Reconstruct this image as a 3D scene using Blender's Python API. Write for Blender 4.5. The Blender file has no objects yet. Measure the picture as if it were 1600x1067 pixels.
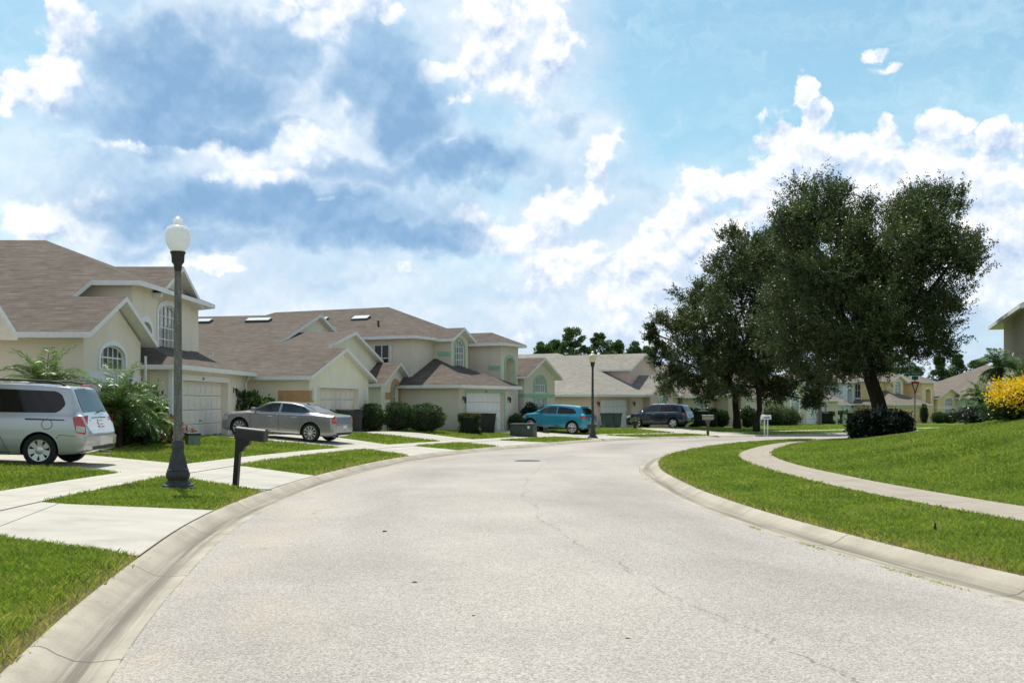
import bpy, bmesh, math, random
import numpy as np
from mathutils import Vector, Matrix
R = math.radians
rng = np.random.default_rng(7)
random.seed(7)
scene = bpy.context.scene
COL = scene.collection

# ------------------------------------------------------------------ camera
CAM_H = 1.38
cam_d = bpy.data.cameras.new("camera"); cam = bpy.data.objects.new("camera", cam_d); COL.objects.link(cam)
cam.location = (0, 0, CAM_H); cam.rotation_euler = (R(90), 0, 0)
cam_d.sensor_width = 36; cam_d.lens = 36; cam_d.shift_y = 93.5 / 1600
cam_d.clip_start = 0.1; cam_d.clip_end = 5000
scene.camera = cam

# ------------------------------------------------------------------ light and exposure
SUN_EL, SUN_AZ, SUN_POWER = 66.0, -22.0, 4.5      # azimuth from +Y, minus = to the left
sun_d = bpy.data.lights.new("sun", 'SUN'); sun = bpy.data.objects.new("sun", sun_d); COL.objects.link(sun)
sun_d.energy = SUN_POWER; sun_d.angle = R(0.5); sun_d.color = (1.0, 0.945, 0.85)
sdir = Vector((math.sin(R(SUN_AZ)) * math.cos(R(SUN_EL)), math.cos(R(SUN_AZ)) * math.cos(R(SUN_EL)), math.sin(R(SUN_EL))))
sun.rotation_euler = sdir.to_track_quat('Z', 'Y').to_euler()
sun.location = sdir * 80
vs = scene.view_settings
vs.view_transform = 'Standard'; vs.look = 'None'; vs.exposure = 0.20; vs.gamma = 1.0; vs.use_curve_mapping = False
try:
    scene.cycles.use_denoising = True
    scene.cycles.max_bounces = 8; scene.cycles.transparent_max_bounces = 8
except Exception:
    pass

# ------------------------------------------------------------------ sky: Nishita sky with cumulus and veil clouds
world = bpy.data.worlds.new("World"); scene.world = world; world.use_nodes = True

class NT:
    """small helper that writes node trees"""
    def __init__(s, nt): s.nt = nt; s.n = nt.nodes; s.l = nt.links
    def node(s, t, **kw):
        nd = s.n.new(t)
        for k, v in kw.items(): setattr(nd, k, v)
        return nd
    def put(s, sock, v):
        if isinstance(v, bpy.types.NodeSocket): s.l.new(v, sock)
        elif v is not None: sock.default_value = v
    def m(s, op, a, b=None, c=None, clamp=False):
        nd = s.node('ShaderNodeMath', operation=op, use_clamp=clamp)
        s.put(nd.inputs[0], a)
        if b is not None: s.put(nd.inputs[1], b)
        if c is not None: s.put(nd.inputs[2], c)
        return nd.outputs[0]
    def v(s, op, a, b=None, c=None):
        nd = s.node('ShaderNodeVectorMath', operation=op)
        s.put(nd.inputs[0], a)
        if b is not None: s.put(nd.inputs['Scale'] if op == 'SCALE' else nd.inputs[1], b)
        if c is not None: s.put(nd.inputs[2], c)
        return nd.outputs['Value'] if op in ('LENGTH', 'DOT_PRODUCT', 'DISTANCE') else nd.outputs[0]
    def noise(s, vec, scale=5, detail=2, rough=.5, lac=2.0, dist=0.0, out='Fac'):
        nd = s.node('ShaderNodeTexNoise')
        if vec is not None: s.put(nd.inputs['Vector'], vec)
        s.put(nd.inputs['Scale'], scale); s.put(nd.inputs['Detail'], detail); s.put(nd.inputs['Roughness'], rough)
        s.put(nd.inputs['Lacunarity'], lac); s.put(nd.inputs['Distortion'], dist)
        return nd.outputs[out]
    def voro(s, vec, scale=5, out='Distance', feature='F1', detail=0, rough=.5, rnd=1.0):
        nd = s.node('ShaderNodeTexVoronoi', feature=feature)
        if vec is not None: s.put(nd.inputs['Vector'], vec)
        s.put(nd.inputs['Scale'], scale)
        if 'Detail' in nd.inputs: s.put(nd.inputs['Detail'], detail); s.put(nd.inputs['Roughness'], rough)
        s.put(nd.inputs['Randomness'], rnd)
        return nd.outputs[out]
    def ramp(s, fac, stops, interp='LINEAR'):
        nd = s.node('ShaderNodeValToRGB'); cr = nd.color_ramp; cr.interpolation = interp
        while len(cr.elements) > 1: cr.elements.remove(cr.elements[-1])
        for i, (p, c) in enumerate(stops):
            e = cr.elements[0] if i == 0 else cr.elements.new(p)
            e.position = p; c = (c, c, c) if isinstance(c, (int, float)) else c
            e.color = (*c[:3], 1)
        s.put(nd.inputs['Fac'], fac); return nd.outputs['Color']
    def mix(s, fac, a, b, blend='MIX'):
        nd = s.node('ShaderNodeMix', data_type='RGBA', blend_type=blend)
        s.put(nd.inputs[0], fac)
        for i, x in ((6, a), (7, b)):
            if isinstance(x, tuple) and len(x) == 3: x = (*x, 1)
            s.put(nd.inputs[i], x)
        return nd.outputs[2]
    def mr(s, val, a, b, c=0., d=1., smooth=True):
        nd = s.node('ShaderNodeMapRange', interpolation_type='SMOOTHSTEP' if smooth else 'LINEAR')
        s.put(nd.inputs[0], val)
        for i, x in enumerate((a, b, c, d)): s.put(nd.inputs[i + 1], x)
        return nd.outputs[0]

def sky_deg(px, py):                                # direction of a photograph pixel: azimuth and elevation in degrees
    x, z = (px - 800) / 1600, (627 - py) / 1600
    return math.degrees(math.atan(x)), math.degrees(math.atan2(z, math.hypot(1, x)))

def build_sky():
    t = NT(world.node_tree); t.n.clear()
    out = t.node('ShaderNodeOutputWorld'); bg = t.node('ShaderNodeBackground')
    t.l.new(bg.outputs[0], out.inputs[0])
    sky = t.node('ShaderNodeTexSky', sky_type='NISHITA')
    sky.sun_disc = False; sky.sun_elevation = R(SUN_EL); sky.sun_rotation = R(SUN_AZ)
    sky.air_density = 1.0; sky.dust_density = 1.6; sky.ozone_density = 1.0
    SK = 0.10
    d = t.node('ShaderNodeTexCoord').outputs['Generated']
    sep = t.node('ShaderNodeSeparateXYZ'); t.l.new(d, sep.inputs[0])
    DEG = 180 / math.pi
    az = t.m('MULTIPLY', t.m('ARCTAN2', sep.outputs[0], sep.outputs[1]), DEG)
    el = t.m('MULTIPLY', t.m('ARCSINE', sep.outputs[2]), DEG)
    cq = t.node('ShaderNodeCombineXYZ'); t.put(cq.inputs[0], az); t.put(cq.inputs[1], el)
    q = cq.outputs[0]
    # broad turbulence bends the cloud masses, finer turbulence frays their rims
    w1 = t.v('SCALE', t.v('SUBTRACT', t.noise(q, .16, 3, .55, out='Color'), (.5, .5, .5)), 5.5)
    w2 = t.v('SCALE', t.v('SUBTRACT', t.noise(q, .75, 4, .6, out='Color'), (.5, .5, .5)), 1.6)
    qw = t.v('ADD', q, t.v('ADD', w1, w2))
    def blobs(lst, vec):
        tot = None
        for (px, py, rx, ry, amp) in lst:
            a, e = sky_deg(px, py); k = math.degrees(1 / 1600)
            l = t.v('LENGTH', t.v('MULTIPLY', t.v('SUBTRACT', vec, (a, e, 0)), (1 / (rx * k), 1 / (ry * k), 0)))
            b = t.mr(l, 1.75, .2, 0., amp)
            tot = b if tot is None else t.m('MAXIMUM', tot, b)
        return tot
    fine = t.noise(q, .55, 6, .62)
    bill = t.voro(t.v('ADD', q, t.v('SCALE', w2, .8)), .30, detail=3, rough=.55)
    puff = t.m('SUBTRACT', t.m('MULTIPLY', t.m('SUBTRACT', .62, bill), 1.2), t.m('MULTIPLY', t.m('SUBTRACT', .5, fine), .75))
    fine_up = t.noise(t.v('ADD', q, (-.12, .55, 0)), .55, 4, .62)
    bill_up = t.voro(t.v('ADD', t.v('ADD', q, (-.15, .6, 0)), t.v('SCALE', w2, .8)), .30, detail=2, rough=.55)
    relief = t.m('ADD', t.m('MULTIPLY', t.m('SUBTRACT', fine, fine_up), 1.5), t.m('MULTIPLY', t.m('SUBTRACT', bill_up, bill), .9))
    soft = t.noise(t.v('MULTIPLY', q, (.6, 1.15, 1)), .16, 5, .50)
    # ---- clear sky
    base = t.mix(1.0, sky.outputs[0], (SK * .98, SK * 1.34, SK * 1.26), 'MULTIPLY')
    hz = t.mr(el, 30, 0, 0., 1.)
    base = t.mix(t.m('MULTIPLY', hz, .6), base, (.42, .68, .84))
    cir = t.mr(t.noise(t.v('MULTIPLY', qw, (.10, .45, 1)), .5, 7, .62), .42, .75, 0., .55)
    base = t.mix(cir, base, (.68, .86, .95))
    front = t.m('MULTIPLY', t.mr(t.m('ABSOLUTE', az), 42, 62, 1., 0.), t.mr(el, 34, 50, 1., 0.))
    high = t.mr(el, 36, 62, 0., 1.)
    # ---- veil of thin cloud
    V = [(1020, 560, 760, 190, .95), (430, 300, 430, 360, .9), (1000, 420, 280, 190, .85), (1480, 420, 300, 190, .85),
         (780, 60, 200, 150, .8), (900, 300, 170, 190, .75), (300, 500, 420, 160, .9), (60, 330, 90, 110, .5)]
    vd = t.m('ADD', blobs(V, qw), t.m('MULTIPLY', t.m('SUBTRACT', soft, .5), .9))
    va = t.m('MULTIPLY', t.mr(vd, .25, .9), .92)
    vcol = t.ramp(t.m('ADD', t.m('MULTIPLY', t.m('SUBTRACT', soft, .5), 1.9), t.m('ADD', .58, t.m('MULTIPLY', relief, .40))),
                  [(0, (.44, .58, .77)), (.5, (.63, .73, .85)), (1, (.87, .90, .94))])
    base = t.mix(t.m('MULTIPLY', high, .6), base, (.10, .21, .40))
    c = t.mix(t.m('MULTIPLY', va, t.m('SUBTRACT', 1., high)), base, vcol)
    # ---- cumulus
    W = [(118, 62, 58, 62, 1.1), (70, 145, 62, 42, 1.1), (100, 105, 60, 60, 1.05), (160, 110, 60, 80, .7), (40, 170, 40, 20, .9), (70, 350, 90, 46, 1.0), (130, 335, 50, 50, .8),
         (530, 20, 100, 48, 1.15), (470, 10, 50, 24, 1), (690, 100, 50, 34, 1), (745, 85, 70, 62, 1.0), (862, 95, 50, 80, 1.05), (795, 35, 90, 60, 1.05), (735, 150, 70, 36, .9), (815, 150, 80, 60, .95), (770, 110, 90, 70, 1),
         (775, 375, 105, 52, 1.1), (735, 340, 50, 36, .9), (860, 360, 80, 60, .9), (770, 475, 85, 26, .8), (640, 425, 110, 18, .6), (850, 470, 45, 50, .7),
         (880, 318, 62, 46, .95), (850, 400, 50, 34, .8), (962, 198, 36, 19, 1), (935, 262, 42, 40, .8),
         (1258, 150, 24, 26, 1.1), (1270, 195, 40, 38, 1.05), (1210, 222, 60, 30, 1.05), (1130, 275, 85, 40, 1), (1050, 345, 100, 42, .95), (1010, 420, 130, 42, .9), (1290, 255, 60, 50, 1),
         (1388, 212, 22, 28, 1.05), (1365, 255, 50, 44, 1.05), (1475, 205, 40, 30, 1.1), (1560, 215, 52, 36, 1.1), (1500, 260, 90, 46, 1.05), (1580, 345, 54, 52, .95), (1440, 290, 60, 30, .9), (1590, 430, 60, 40, .8),
         (1362, 80, 30, 22, .72), (1392, 112, 34, 12, .74), (1358, 25, 40, 13, .62), (1418, 22, 20, 14, .6), (1110, 195, 34, 9, .5), (1070, 165, 60, 8, .42), (875, 6, 30, 10, .7), (1560, -2, 60, 8, .6),
         (648, 200, 26, 18, .8), (330, 420, 60, 22, .75), (420, 425, 40, 16, .6), (210, 415, 60, 20, .7), (450, 480, 120, 22, .6), (980, 500, 120, 40, .75), (1120, 390, 170, 115, 1.08), (1235, 310, 120, 120, 1.12), (1340, 330, 110, 90, 1.1), (1450, 310, 170, 95, 1.12), (1545, 380, 130, 140, 1.1), (985, 455, 150, 90, 1.0), (1150, 500, 300, 90, .90), (890, 420, 90, 90, 1.0), (840, 520, 150, 40, .70), (1480, 520, 160, 60, .7), (690, 40, 60, 60, .6), (1480, 248, 90, 40, 1.12), (1560, 262, 80, 44, 1.12), (1386, 246, 44, 42, 1.12), (1425, 285, 70, 44, 1.1), (1268, 240, 56, 44, 1.12), (1200, 265, 70, 40, 1.1), (960, 225, 40, 40, .95), (935, 300, 60, 50, .95)]
    qv = t.v('ADD', q, t.v('ADD', t.v('SCALE', w1, .62), t.v('SCALE', w2, .9)))
    wb, wb_up = blobs(W, qv), blobs(W, t.v('ADD', qv, (-.35, 1.1, 0)))
    under = t.mr(t.m('SUBTRACT', wb_up, wb), -.12, .22)          # 0 on the lit rim, 1 on the underside
    wd = t.m('ADD', wb, t.m('MULTIPLY', puff, .62))
    generic = t.m('ADD', t.noise(q, .05, 5, .6), -.02)
    generic = t.m('SUBTRACT', generic, t.m('MULTIPLY', high, .25))
    wd = t.m('ADD', t.m('MULTIPLY', wd, front), t.m('MULTIPLY', t.m('SUBTRACT', 1., front), generic))
    wa = t.mr(wd, .28, t.m('ADD', .56, t.m('MULTIPLY', under, .6)))
    body = t.m('ADD', t.m('ADD', .70, t.m('MULTIPLY', relief, 1.2)), t.m('ADD', t.m('MULTIPLY', t.m('SUBTRACT', .75, wd), .30), t.m('MULTIPLY', under, -.32)))
    wcol = t.ramp(body, [(0, (.42, .54, .75)), (.30, (.62, .71, .85)), (.58, (.80, .85, .925)), (.80, (.92, .935, .955)), (1, (1.0, .99, .98))])
    wcol = t.mix(1.0, wcol, t.mix(front, (.90, .87, .82), (1, 1, 1)), 'MULTIPLY')
    c = t.mix(wa, c, wcol)
    # ---- grey-blue undersides
    D = [(300, 130, 170, 75, .9), (215, 175, 120, 50, .85), (420, 60, 150, 60, .75), (590, 110, 90, 80, .85), (650, 165, 62, 95, .95), (330, 195, 150, 26, .85),
         (720, 262, 130, 34, .9), (560, 262, 140, 30, .7), (410, 330, 290, 56, .92), (240, 300, 150, 50, .7), (690, 330, 90, 50, .6), (600, 375, 170, 36, 1), (330, 385, 160, 22, .7), (180, 270, 110, 60, .55),
         (880, 180, 30, 26, .5), (850, 290, 34, 60, .45), (1000, 300, 40, 40, .35), (1490, 300, 70, 20, .4), (830, 520, 80, 20, .35), (560, 440, 120, 14, .4)]
    dd = t.m('ADD', blobs(D, qw), t.m('MULTIPLY', t.m('SUBTRACT', soft, .5), .45))
    dd = t.m('ADD', dd, t.m('MULTIPLY', puff, -.12))
    da = t.m('MULTIPLY', t.m('MULTIPLY', t.mr(dd, .22, .95), .95), front)
    dcol = t.ramp(t.m('ADD', t.m('MULTIPLY', dd, .75), t.m('MULTIPLY', relief, -.42)), [(.1, (.56, .70, .85)), (.42, (.32, .50, .715)), (.85, (.215, .385, .61))])
    c = t.mix(da, c, dcol)
    # ---- bright wisps in front of the grey mass
    B = [(240, 226, 130, 12, .9), (390, 238, 130, 24, .95), (530, 190, 40, 46, .85), (420, 275, 80, 20, .85), (530, 312, 90, 9, .8), (340, 278, 28, 12, .9), (470, 215, 70, 24, .9), (420, 115, 60, 16, .35), (450, 400, 90, 10, .3)]
    bd = t.m('ADD', blobs(B, t.v('ADD', q, t.v('ADD', t.v('SCALE', w1, .45), w2))), t.m('MULTIPLY', puff, .5))
    ba = t.m('MULTIPLY', t.mr(bd, .25, .95), front)
    c = t.mix(ba, c, t.ramp(t.m('ADD', .6, relief), [(0, (.66, .76, .90)), (.6, (.95, .97, 1.0)), (1, (1.08, 1.07, 1.06))]))
    # ---- below the horizon: ground colour
    c = t.mix(t.mr(el, -1, -6), c, (.22, .24, .18))
    t.l.new(c, bg.inputs[0]); bg.inputs[1].default_value = 1.0
build_sky()
world.cycles.sampling_method = 'MANUAL'; world.cycles.sample_map_resolution = 512

# ------------------------------------------------------------------ naming helpers
def link(o): COL.objects.link(o); return o
def tag(o, label=None, cat=None, group=None, kind=None):
    if label: o['label'] = label
    if cat: o['category'] = cat
    if group: o['group'] = group
    if kind: o['kind'] = kind
    return o
def empty(name, loc, rz=0.0, label=None, cat=None, group=None):
    o = bpy.data.objects.new(name, None); link(o); o.location = loc; o.rotation_euler = (0, 0, rz)
    o.empty_display_size = .2
    return tag(o, label, cat, group)
def np_mesh(name, verts, faces, mats=(), parent=None, smooth=False, uv=None, cols=None, matidx=None):
    """verts (N,3); faces: (M,k) array or list of lists"""
    me = bpy.data.meshes.new(name)
    verts = np.asarray(verts, dtype=np.float32)
    if isinstance(faces, np.ndarray):
        k = faces.shape[1]; n = len(faces)
        me.vertices.add(len(verts)); me.vertices.foreach_set('co', verts.ravel())
        me.loops.add(n * k); me.loops.foreach_set('vertex_index', faces.astype(np.int32).ravel())
        me.polygons.add(n); me.polygons.foreach_set('loop_start', np.arange(0, n * k, k, dtype=np.int32))
        try: me.polygons.foreach_set('loop_total', np.full(n, k, dtype=np.int32))
        except Exception: pass
        if matidx is not None: me.polygons.foreach_set('material_index', np.asarray(matidx, dtype=np.int32))
    else:
        me.from_pydata([tuple(v) for v in verts], [], [list(f) for f in faces])
        if matidx is not None:
            for p, mi in zip(me.polygons, matidx): p.material_index = mi
    if uv is not None:
        ul = me.uv_layers.new(name='UVMap')
        idx = np.zeros(len(me.loops), dtype=np.int32); me.loops.foreach_get('vertex_index', idx)
        ul.data.foreach_set('uv', np.asarray(uv, dtype=np.float32)[idx].ravel())
    if cols is not None:
        at = me.attributes.new('tint', 'FLOAT', 'POINT'); at.data.foreach_set('value', np.asarray(cols, dtype=np.float32))
    me.update(calc_edges=True); me.validate()
    if smooth: me.polygons.foreach_set('use_smooth', np.ones(len(me.polygons), dtype=bool))
    for m in (mats if isinstance(mats, (list, tuple)) else [mats]): me.materials.append(m)
    o = bpy.data.objects.new(name, me); link(o)
    if parent: o.parent = parent
    return o

# ------------------------------------------------------------------ materials
MAT = {}
def mat(name, build):
    if name in MAT: return MAT[name]
    m = bpy.data.materials.new(name); m.use_nodes = True
    t = NT(m.node_tree); p = t.n['Principled BSDF']
    build(t, p); MAT[name] = m; return m
def pin(t, p, **kw):
    for k, v in kw.items():
        k = {'col': 'Base Color', 'rough': 'Roughness', 'metal': 'Metallic', 'spec': 'Specular IOR Level', 'coat': 'Coat Weight', 'coatr': 'Coat Roughness', 'normal': 'Normal', 'trans': 'Transmission Weight', 'ecol': 'Emission Color', 'estr': 'Emission Strength', 'ior': 'IOR', 'alpha': 'Alpha'}[k]
        if isinstance(v, tuple) and len(v) == 3 and k in ('Base Color', 'Emission Color'): v = (*v, 1)
        t.put(p.inputs[k], v)
def objco(t): return t.node('ShaderNodeTexCoord').outputs['Object']
def worldco(t): return t.node('ShaderNodeNewGeometry').outputs['Position']
def bump(t, h, dist=.01, strength=.5):
    nd = t.node('ShaderNodeBump'); t.put(nd.inputs['Height'], h); nd.inputs['Distance'].default_value = dist; nd.inputs['Strength'].default_value = strength
    return nd.outputs[0]
def flat(name, col, rough=.6, metal=0., vary=.08, scale=6., spec=.5, coat=0., bumpy=0.):
    def f(t, p):
        n = t.noise(objco(t), scale, 4, .6)
        lo = tuple(max(0, c * (1 - vary * 2)) for c in col); hi = tuple(c * (1 + vary * 2) for c in col)
        pin(t, p, col=t.ramp(n, [(.25, lo), (.75, hi)]), rough=t.m('ADD', rough - .06, t.m('MULTIPLY', n, .12)), metal=metal, spec=spec, coat=coat)
        if bumpy: pin(t, p, normal=bump(t, t.noise(objco(t), scale * 12, 3, .6), bumpy, .6))
    return mat(name, f)

def m_asphalt(t, p):
    w = worldco(t)
    uv = t.node('ShaderNodeUVMap').outputs[0]
    sp = t.node('ShaderNodeSeparateXYZ'); t.l.new(uv, sp.inputs[0]); u, v = sp.outputs[0], sp.outputs[1]
    grain = t.noise(w, 170, 3, .75)
    stones = t.voro(w, 105, out='Color')
    ss = t.node('ShaderNodeSeparateColor'); t.l.new(stones, ss.inputs[0])
    sv = t.m('ADD', t.m('MULTIPLY', ss.outputs[0], .55), t.m('MULTIPLY', grain, .55))
    col = t.ramp(sv, [(.10, (.075, .070, .065)), (.30, (.256, .240, .222)), (.55, (.386, .362, .334)), (.85, (.545, .515, .478))])
    big = t.noise(w, .35, 5, .6)
    col = t.mix(1.0, col, t.ramp(big, [(.3, (.86, .84, .82)), (.7, (1.06, 1.03, 1.0))]), 'MULTIPLY')
    # long pale and dark wheel tracks, following the curve of the road
    trk = t.noise(t.v('MULTIPLY', uv, (.9, .035, 1)), 3.2, 4, .55)
    col = t.mix(1.0, col, t.ramp(trk, [(.30, (.82, .81, .80)), (.5, (1, 1, 1)), (.70, (1.13, 1.10, 1.06))]), 'MULTIPLY')
    # ochre dust along the left gutter, oil drips in the lane
    dust = t.m('MULTIPLY', t.mr(u, .30, .06), t.mr(t.noise(t.v('MULTIPLY', uv, (6, .5, 1)), 1.2, 4, .6), .42, .68))
    col = t.mix(t.m('MULTIPLY', dust, .24), col, (.50, .38, .25))
    oil = t.m('MULTIPLY', t.mr(t.noise(w, 1.7, 4, .65), .66, .74), .5)
    col = t.mix(oil, col, (.14, .13, .12))
    # long wandering crack
    wob = t.m('MULTIPLY', t.m('SUBTRACT', t.noise(t.v('MULTIPLY', uv, (0, 1, 0)), .55, 6, .7), .5), .16)
    cr = t.m('ABSOLUTE', t.m('SUBTRACT', u, t.m('ADD', .60, wob)))
    crk = t.m('MULTIPLY', t.mr(cr, .0024, .0006), t.mr(t.noise(t.v('MULTIPLY', uv, (0, 1, 0)), 1.1, 3, .6), .43, .52))
    col = t.mix(t.m('MULTIPLY', crk, .55), col, (.12, .11, .10))
    pin(t, p, col=col, rough=.88, spec=.25, normal=bump(t, sv, .006, .55))
def m_concrete(t, p, base=(.475, .445, .385), stain=.5):
    w = worldco(t); uv = t.node('ShaderNodeUVMap').outputs[0]
    sp = t.node('ShaderNodeSeparateXYZ'); t.l.new(uv, sp.inputs[0]); u, v = sp.outputs[0], sp.outputs[1]
    n1 = t.noise(w, .9, 6, .62); n2 = t.noise(w, 40, 3, .7)
    k = t.m('ADD', t.m('MULTIPLY', n1, .75), t.m('MULTIPLY', n2, .25))
    col = t.ramp(k, [(.28, tuple(c * .62 for c in base)), (.46, tuple(c * .93 for c in base)), (.72, tuple(min(1, c * 1.12) for c in base))])
    blot = t.mr(t.noise(w, .45, 5, .7), .52, .70); col = t.mix(t.m('MULTIPLY', blot, .45), col, tuple(c * .55 for c in base))
    tyre = t.m('MULTIPLY', t.mr(t.m('ABSOLUTE', t.m('SUBTRACT', t.m('ABSOLUTE', t.m('SUBTRACT', u, .5)), .2)), .09, .02), t.mr(n1, .35, .6)); col = t.mix(t.m('MULTIPLY', tyre, .16), col, tuple(c * .4 for c in base))
    spot = t.mr(t.noise(w, 3.1, 3, .6), .70, .76); col = t.mix(t.m('MULTIPLY', spot, .35), col, tuple(c * .3 for c in base))
    # cast joints: uv.y counts slabs
    fr = t.m('FRACT', v); jd = t.m('MINIMUM', fr, t.m('SUBTRACT', 1., fr))
    jt = t.mr(jd, .0105, .004)
    col = t.mix(t.m('MULTIPLY', jt, .75), col, (.13, .12, .10))
    pin(t, p, col=col, rough=.85, spec=.25, normal=bump(t, t.m('SUBTRACT', n2, t.m('MULTIPLY', jt, 2.)), .004, .5))
def m_curb(t, p):
    w = worldco(t); uv = t.node('ShaderNodeUVMap').outputs[0]
    sp = t.node('ShaderNodeSeparateXYZ'); t.l.new(uv, sp.inputs[0]); u, v = sp.outputs[0], sp.outputs[1]
    n1 = t.noise(w, 1.3, 6, .65); n2 = t.noise(w, 60, 3, .75); n3 = t.noise(t.v('MULTIPLY', uv, (9, .7, 1)), 1., 5, .65)
    col = t.ramp(t.m('ADD', t.m('MULTIPLY', n1, .6), t.m('MULTIPLY', n2, .4)), [(.25, (.26, .23, .18)), (.5, (.40, .36, .29)), (.75, (.53, .48, .40))])
    # gutter pan carries dark silt, u: 0 asphalt .. 1 back of kerb
    pan = t.m('MULTIPLY', t.mr(t.m('ABSOLUTE', t.m('SUBTRACT', u, .40)), .34, .02), t.mr(n3, .30, .62))
    col = t.mix(t.m('MULTIPLY', pan, .85), col, (.135, .118, .095))
    grime = t.mr(t.noise(w, .8, 5, .7), .45, .65); col = t.mix(t.m('MULTIPLY', grime, .35), col, (.22, .19, .15))
    pale = t.m('MULTIPLY', t.mr(t.m('ABSOLUTE', t.m('SUBTRACT', u, .18)), .09, .02), t.mr(t.noise(t.v('MULTIPLY', uv, (20, 2, 1)), 1., 4, .7), .5, .7))
    col = t.mix(t.m('MULTIPLY', pale, .35), col, (.66, .62, .55))
    fr = t.m('FRACT', v); jd = t.m('MINIMUM', fr, t.m('SUBTRACT', 1., fr))
    col = t.mix(t.m('MULTIPLY', t.mr(jd, .006, .002), .75), col, (.10, .09, .075))
    edge = t.m('MULTIPLY', t.mr(u, .03, .008), t.mr(t.noise(w, 6, 4, .7), .35, .6))
    col = t.mix(t.m('MULTIPLY', edge, .8), col, (.11, .10, .07))
    pin(t, p, col=col, rough=.9, spec=.2, normal=bump(t, n2, .004, .5))
def m_soil(t, p):
    w = worldco(t)
    n = t.noise(w, 1.6, 5, .6); f = t.noise(w, 45, 4, .75)
    col = t.ramp(t.m('ADD', t.m('MULTIPLY', n, .5), t.m('MULTIPLY', f, .5)), [(.25, (.045, .075, .010)), (.48, (.095, .155, .018)), (.62, (.135, .195, .025)), (.8, (.17, .18, .05))])
    ed = t.node('ShaderNodeAttribute', attribute_name='tint').outputs['Fac']
    brown = t.mr(t.m('ADD', ed, t.m('MULTIPLY', t.m('SUBTRACT', t.noise(w, 5, 4, .7), .5), .9)), .45, .75)
    col = t.mix(t.m('MULTIPLY', brown, .85), col, t.ramp(f, [(.3, (.07, .045, .022)), (.7, (.25, .18, .10))]))
    pin(t, p, col=col, rough=.95, spec=.1, normal=bump(t, f, .03, .8))
def m_grass(t, p):
    at = t.node('ShaderNodeAttribute', attribute_name='tint').outputs['Fac']
    patch = t.noise(worldco(t), .55, 4, .6)
    patch2 = t.noise(worldco(t), 2.3, 3, .6)
    k = t.m('ADD', at, t.m('ADD', t.m('MULTIPLY', t.m('SUBTRACT', patch, .5), 1.15), t.m('MULTIPLY', t.m('SUBTRACT', patch2, .5), .45)))
    col = t.ramp(k, [(.0, (.090, .140, .022)), (.30, (.185, .262, .040)), (.58, (.290, .358, .062)), (.80, (.40, .43, .115)), (1.0, (.44, .34, .16))])
    pin(t, p, col=col, rough=.48, spec=.35)
    tr = t.node('ShaderNodeBsdfTranslucent'); t.put(tr.inputs[0], t.mix(1.0, col, (1.25, 1.35, .7), 'MULTIPLY'))
    mx = t.node('ShaderNodeMixShader'); mx.inputs[0].default_value = .38
    t.l.new(p.outputs[0], mx.inputs[1]); t.l.new(tr.outputs[0], mx.inputs[2])
    t.l.new(mx.outputs[0], t.n['Material Output'].inputs[0])
M_ASPHALT = mat('asphalt', m_asphalt); M_CONC = mat('concrete', m_concrete)
M_WALK = mat('sidewalk_concrete', lambda t, p: m_concrete(t, p, (.49, .455, .39)))
M_WALK2 = mat('weathered_concrete', lambda t, p: m_concrete(t, p, (.36, .31, .25)))
M_CURB = mat('kerb_concrete', m_curb); M_SOIL = mat('lawn_soil', m_soil); M_GRASS = mat('grass_blades', m_grass)

# ------------------------------------------------------------------ ground shape: a plane falling away 1.2 %, kerbs, lots and a grassy mound
SLOPE = .012
def spline(pts, n=6):
    P = np.array(pts, float); out = []
    for i in range(len(P) - 1):
        p0, p1, p2, p3 = P[max(i - 1, 0)], P[i], P[i + 1], P[min(i + 2, len(P) - 1)]
        for k in range(n):
            s = k / n
            out.append(.5 * ((2 * p1) + (-p0 + p2) * s + (2 * p0 - 5 * p1 + 4 * p2 - p3) * s * s + (-p0 + 3 * p1 - 3 * p2 + p3) * s ** 3))
    out.append(P[-1]); return np.array(out)
LEFT = spline([(2.2, -12), (.6, -5), (-.7, 0), (-2.07, 5.24), (-2.85, 9.2), (-3.4, 13), (-3.62, 17.5), (-3.55, 21.9), (-3.08, 28), (-2.18, 33.2), (-1.05, 37), (.45, 41.2),
               (2.4, 46.2), (4.5, 51), (7.2, 55.0), (11.3, 58.6), (16.6, 62.6), (24.4, 70.5), (36, 82), (54, 96), (80, 114)])
RIGHT = spline([(11.5, -12), (8.1, -5), (5.9, .3), (4.5, 4), (3.7, 7.39), (3.3, 9.44), (2.9, 12.6), (2.72, 15.8), (2.72, 18.7), (2.92, 23.2), (3.45, 27.5), (4.3, 31.6), (5.8, 36.3),
                (8.2, 42.3), (11.3, 47.8), (15.6, 53), (21.8, 58.8), (30, 66.5), (41.5, 77.5), (59, 91), (85, 109)])
def offset(P, d):                                    # d > 0 to the left of the walking direction
    tn = np.gradient(P, axis=0); tn /= np.linalg.norm(tn, axis=1)[:, None]
    return P + np.stack([-tn[:, 1], tn[:, 0]], 1) * d
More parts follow.
